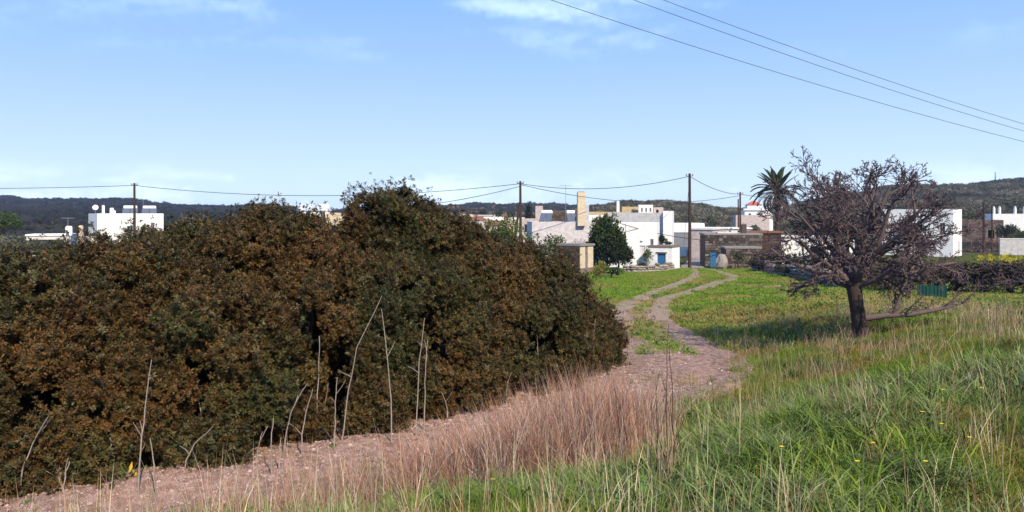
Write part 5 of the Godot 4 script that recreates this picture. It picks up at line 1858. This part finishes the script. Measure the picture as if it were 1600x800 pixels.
func cable(label: String, a: Vector3, b: Vector3, sag: float, r: float, group := "") -> void:
	var mb := MB.new()
	var pts := []
	var rr := []
	for i in 33:
		var t := i / 32.0
		pts.append(a.lerp(b, t) - Vector3(0, sag * 4.0 * t * (1.0 - t), 0))
		rr.append(r)
	mb.tube(pts, rr, 5)
	tag(part(self, "overhead_wire", mb.mesh(), mats.wire if r > 0.015 else plain("bare_wire", lin(0.12, 0.13, 0.15), 0.5, 0.3)), label, "wire", group)

func make_poles_and_wires() -> void:
	var pl := pole("lone brown utility pole in front of the big white house with collectors", 210, 100, 286, 0.16)
	var pb := pole("dark utility pole propped by a slanting brace, beside the cypress", 813, 92, 283, 0.17, -1.1)
	var pr := pole("tall dark utility pole beside the concrete road and the pink house", 1077.5, 86, 271, 0.17)
	var pd := pole("taller pole of the close pair behind the dark stone house", 1156.5, 112, 300, 0.14)
	pole("shorter pole of the close pair behind the dark stone house", 1153.5, 114, 311, 0.11, 0.0, false)
	pole("reddish pole in front of the ruined stone house, taller of two", 1537, 128, 315, 0.17, 0.0, false)
	pole("reddish pole in front of the ruined stone house, shorter of two", 1550, 135, 320, 0.12, 0.0, false)
	pole("small pole on the skyline of the steep scrubby hill", 1555, 520, 269, 0.25, 0.0, false)
	var r := 0.034
	cable("overhead wire running from the lone brown pole out past the pine", Vector3(bx(-260, 100), hy(292, 100), -100), pl, 0.3, r)
	cable("overhead wire from the lone brown pole over the thicket to the braced pole", pl, pb, 1.35, r)
	cable("lower wire dropping from the braced pole behind the highest dome of the thicket", Vector3(bx(600, 80), hy(327, 80), -80), pb - Vector3(0, 0.3, 0), 0.35, r)
	cable("sagging wire from the braced pole to the tall road pole", pb, pr, 0.95, r)
	cable("lower wire from the braced pole past the cream chimney to the pole pair", pb - Vector3(0, 0.1, 0), pd - Vector3(0, 0.2, 0), 1.5, r)
	cable("wire from the tall road pole down to the pole pair", pr, pd, 0.5, r)
	cable("wire from the pole pair away behind the palm", pd, Vector3(bx(1330, 150), hy(318, 150), -150), 0.4, r)
	cable("black service cable from the white house across the road to the dark stone house", Vector3(bx(962, 84.5), hy(347, 84.5), -84.0), Vector3(bx(1150, 88), hy(377, 88), -88.5), 0.55, 0.035)
	cable("thin stay wire of the tall road pole", pr + Vector3(0, -0.2, 0), Vector3(bx(1062, 86), 2.6, -84), 0.0, 0.018)
	# the three high wires overhead: a line that crosses the sky to a pole out of view
	var ends := [[[640, -75], [1720, 250]], [[700, -110], [1720, 238]], [[740, -115], [1720, 228]]]
	for i in 3:
		var e: Array = ends[i]
		var a := Vector3(bx(e[0][0], 30 + i * 0.6), hy(e[0][1], 30 + i * 0.6), -(30 + i * 0.6))
		var b := Vector3(bx(e[1][0], 52 + i * 0.6), hy(e[1][1], 52 + i * 0.6), -(52 + i * 0.6))
		cable(["lowest of the three high wires crossing the open sky", "middle one of the three high wires crossing the open sky", "topmost of the three high wires crossing the open sky"][i], a, b, 0.5, 0.0145, "high wires across the sky")
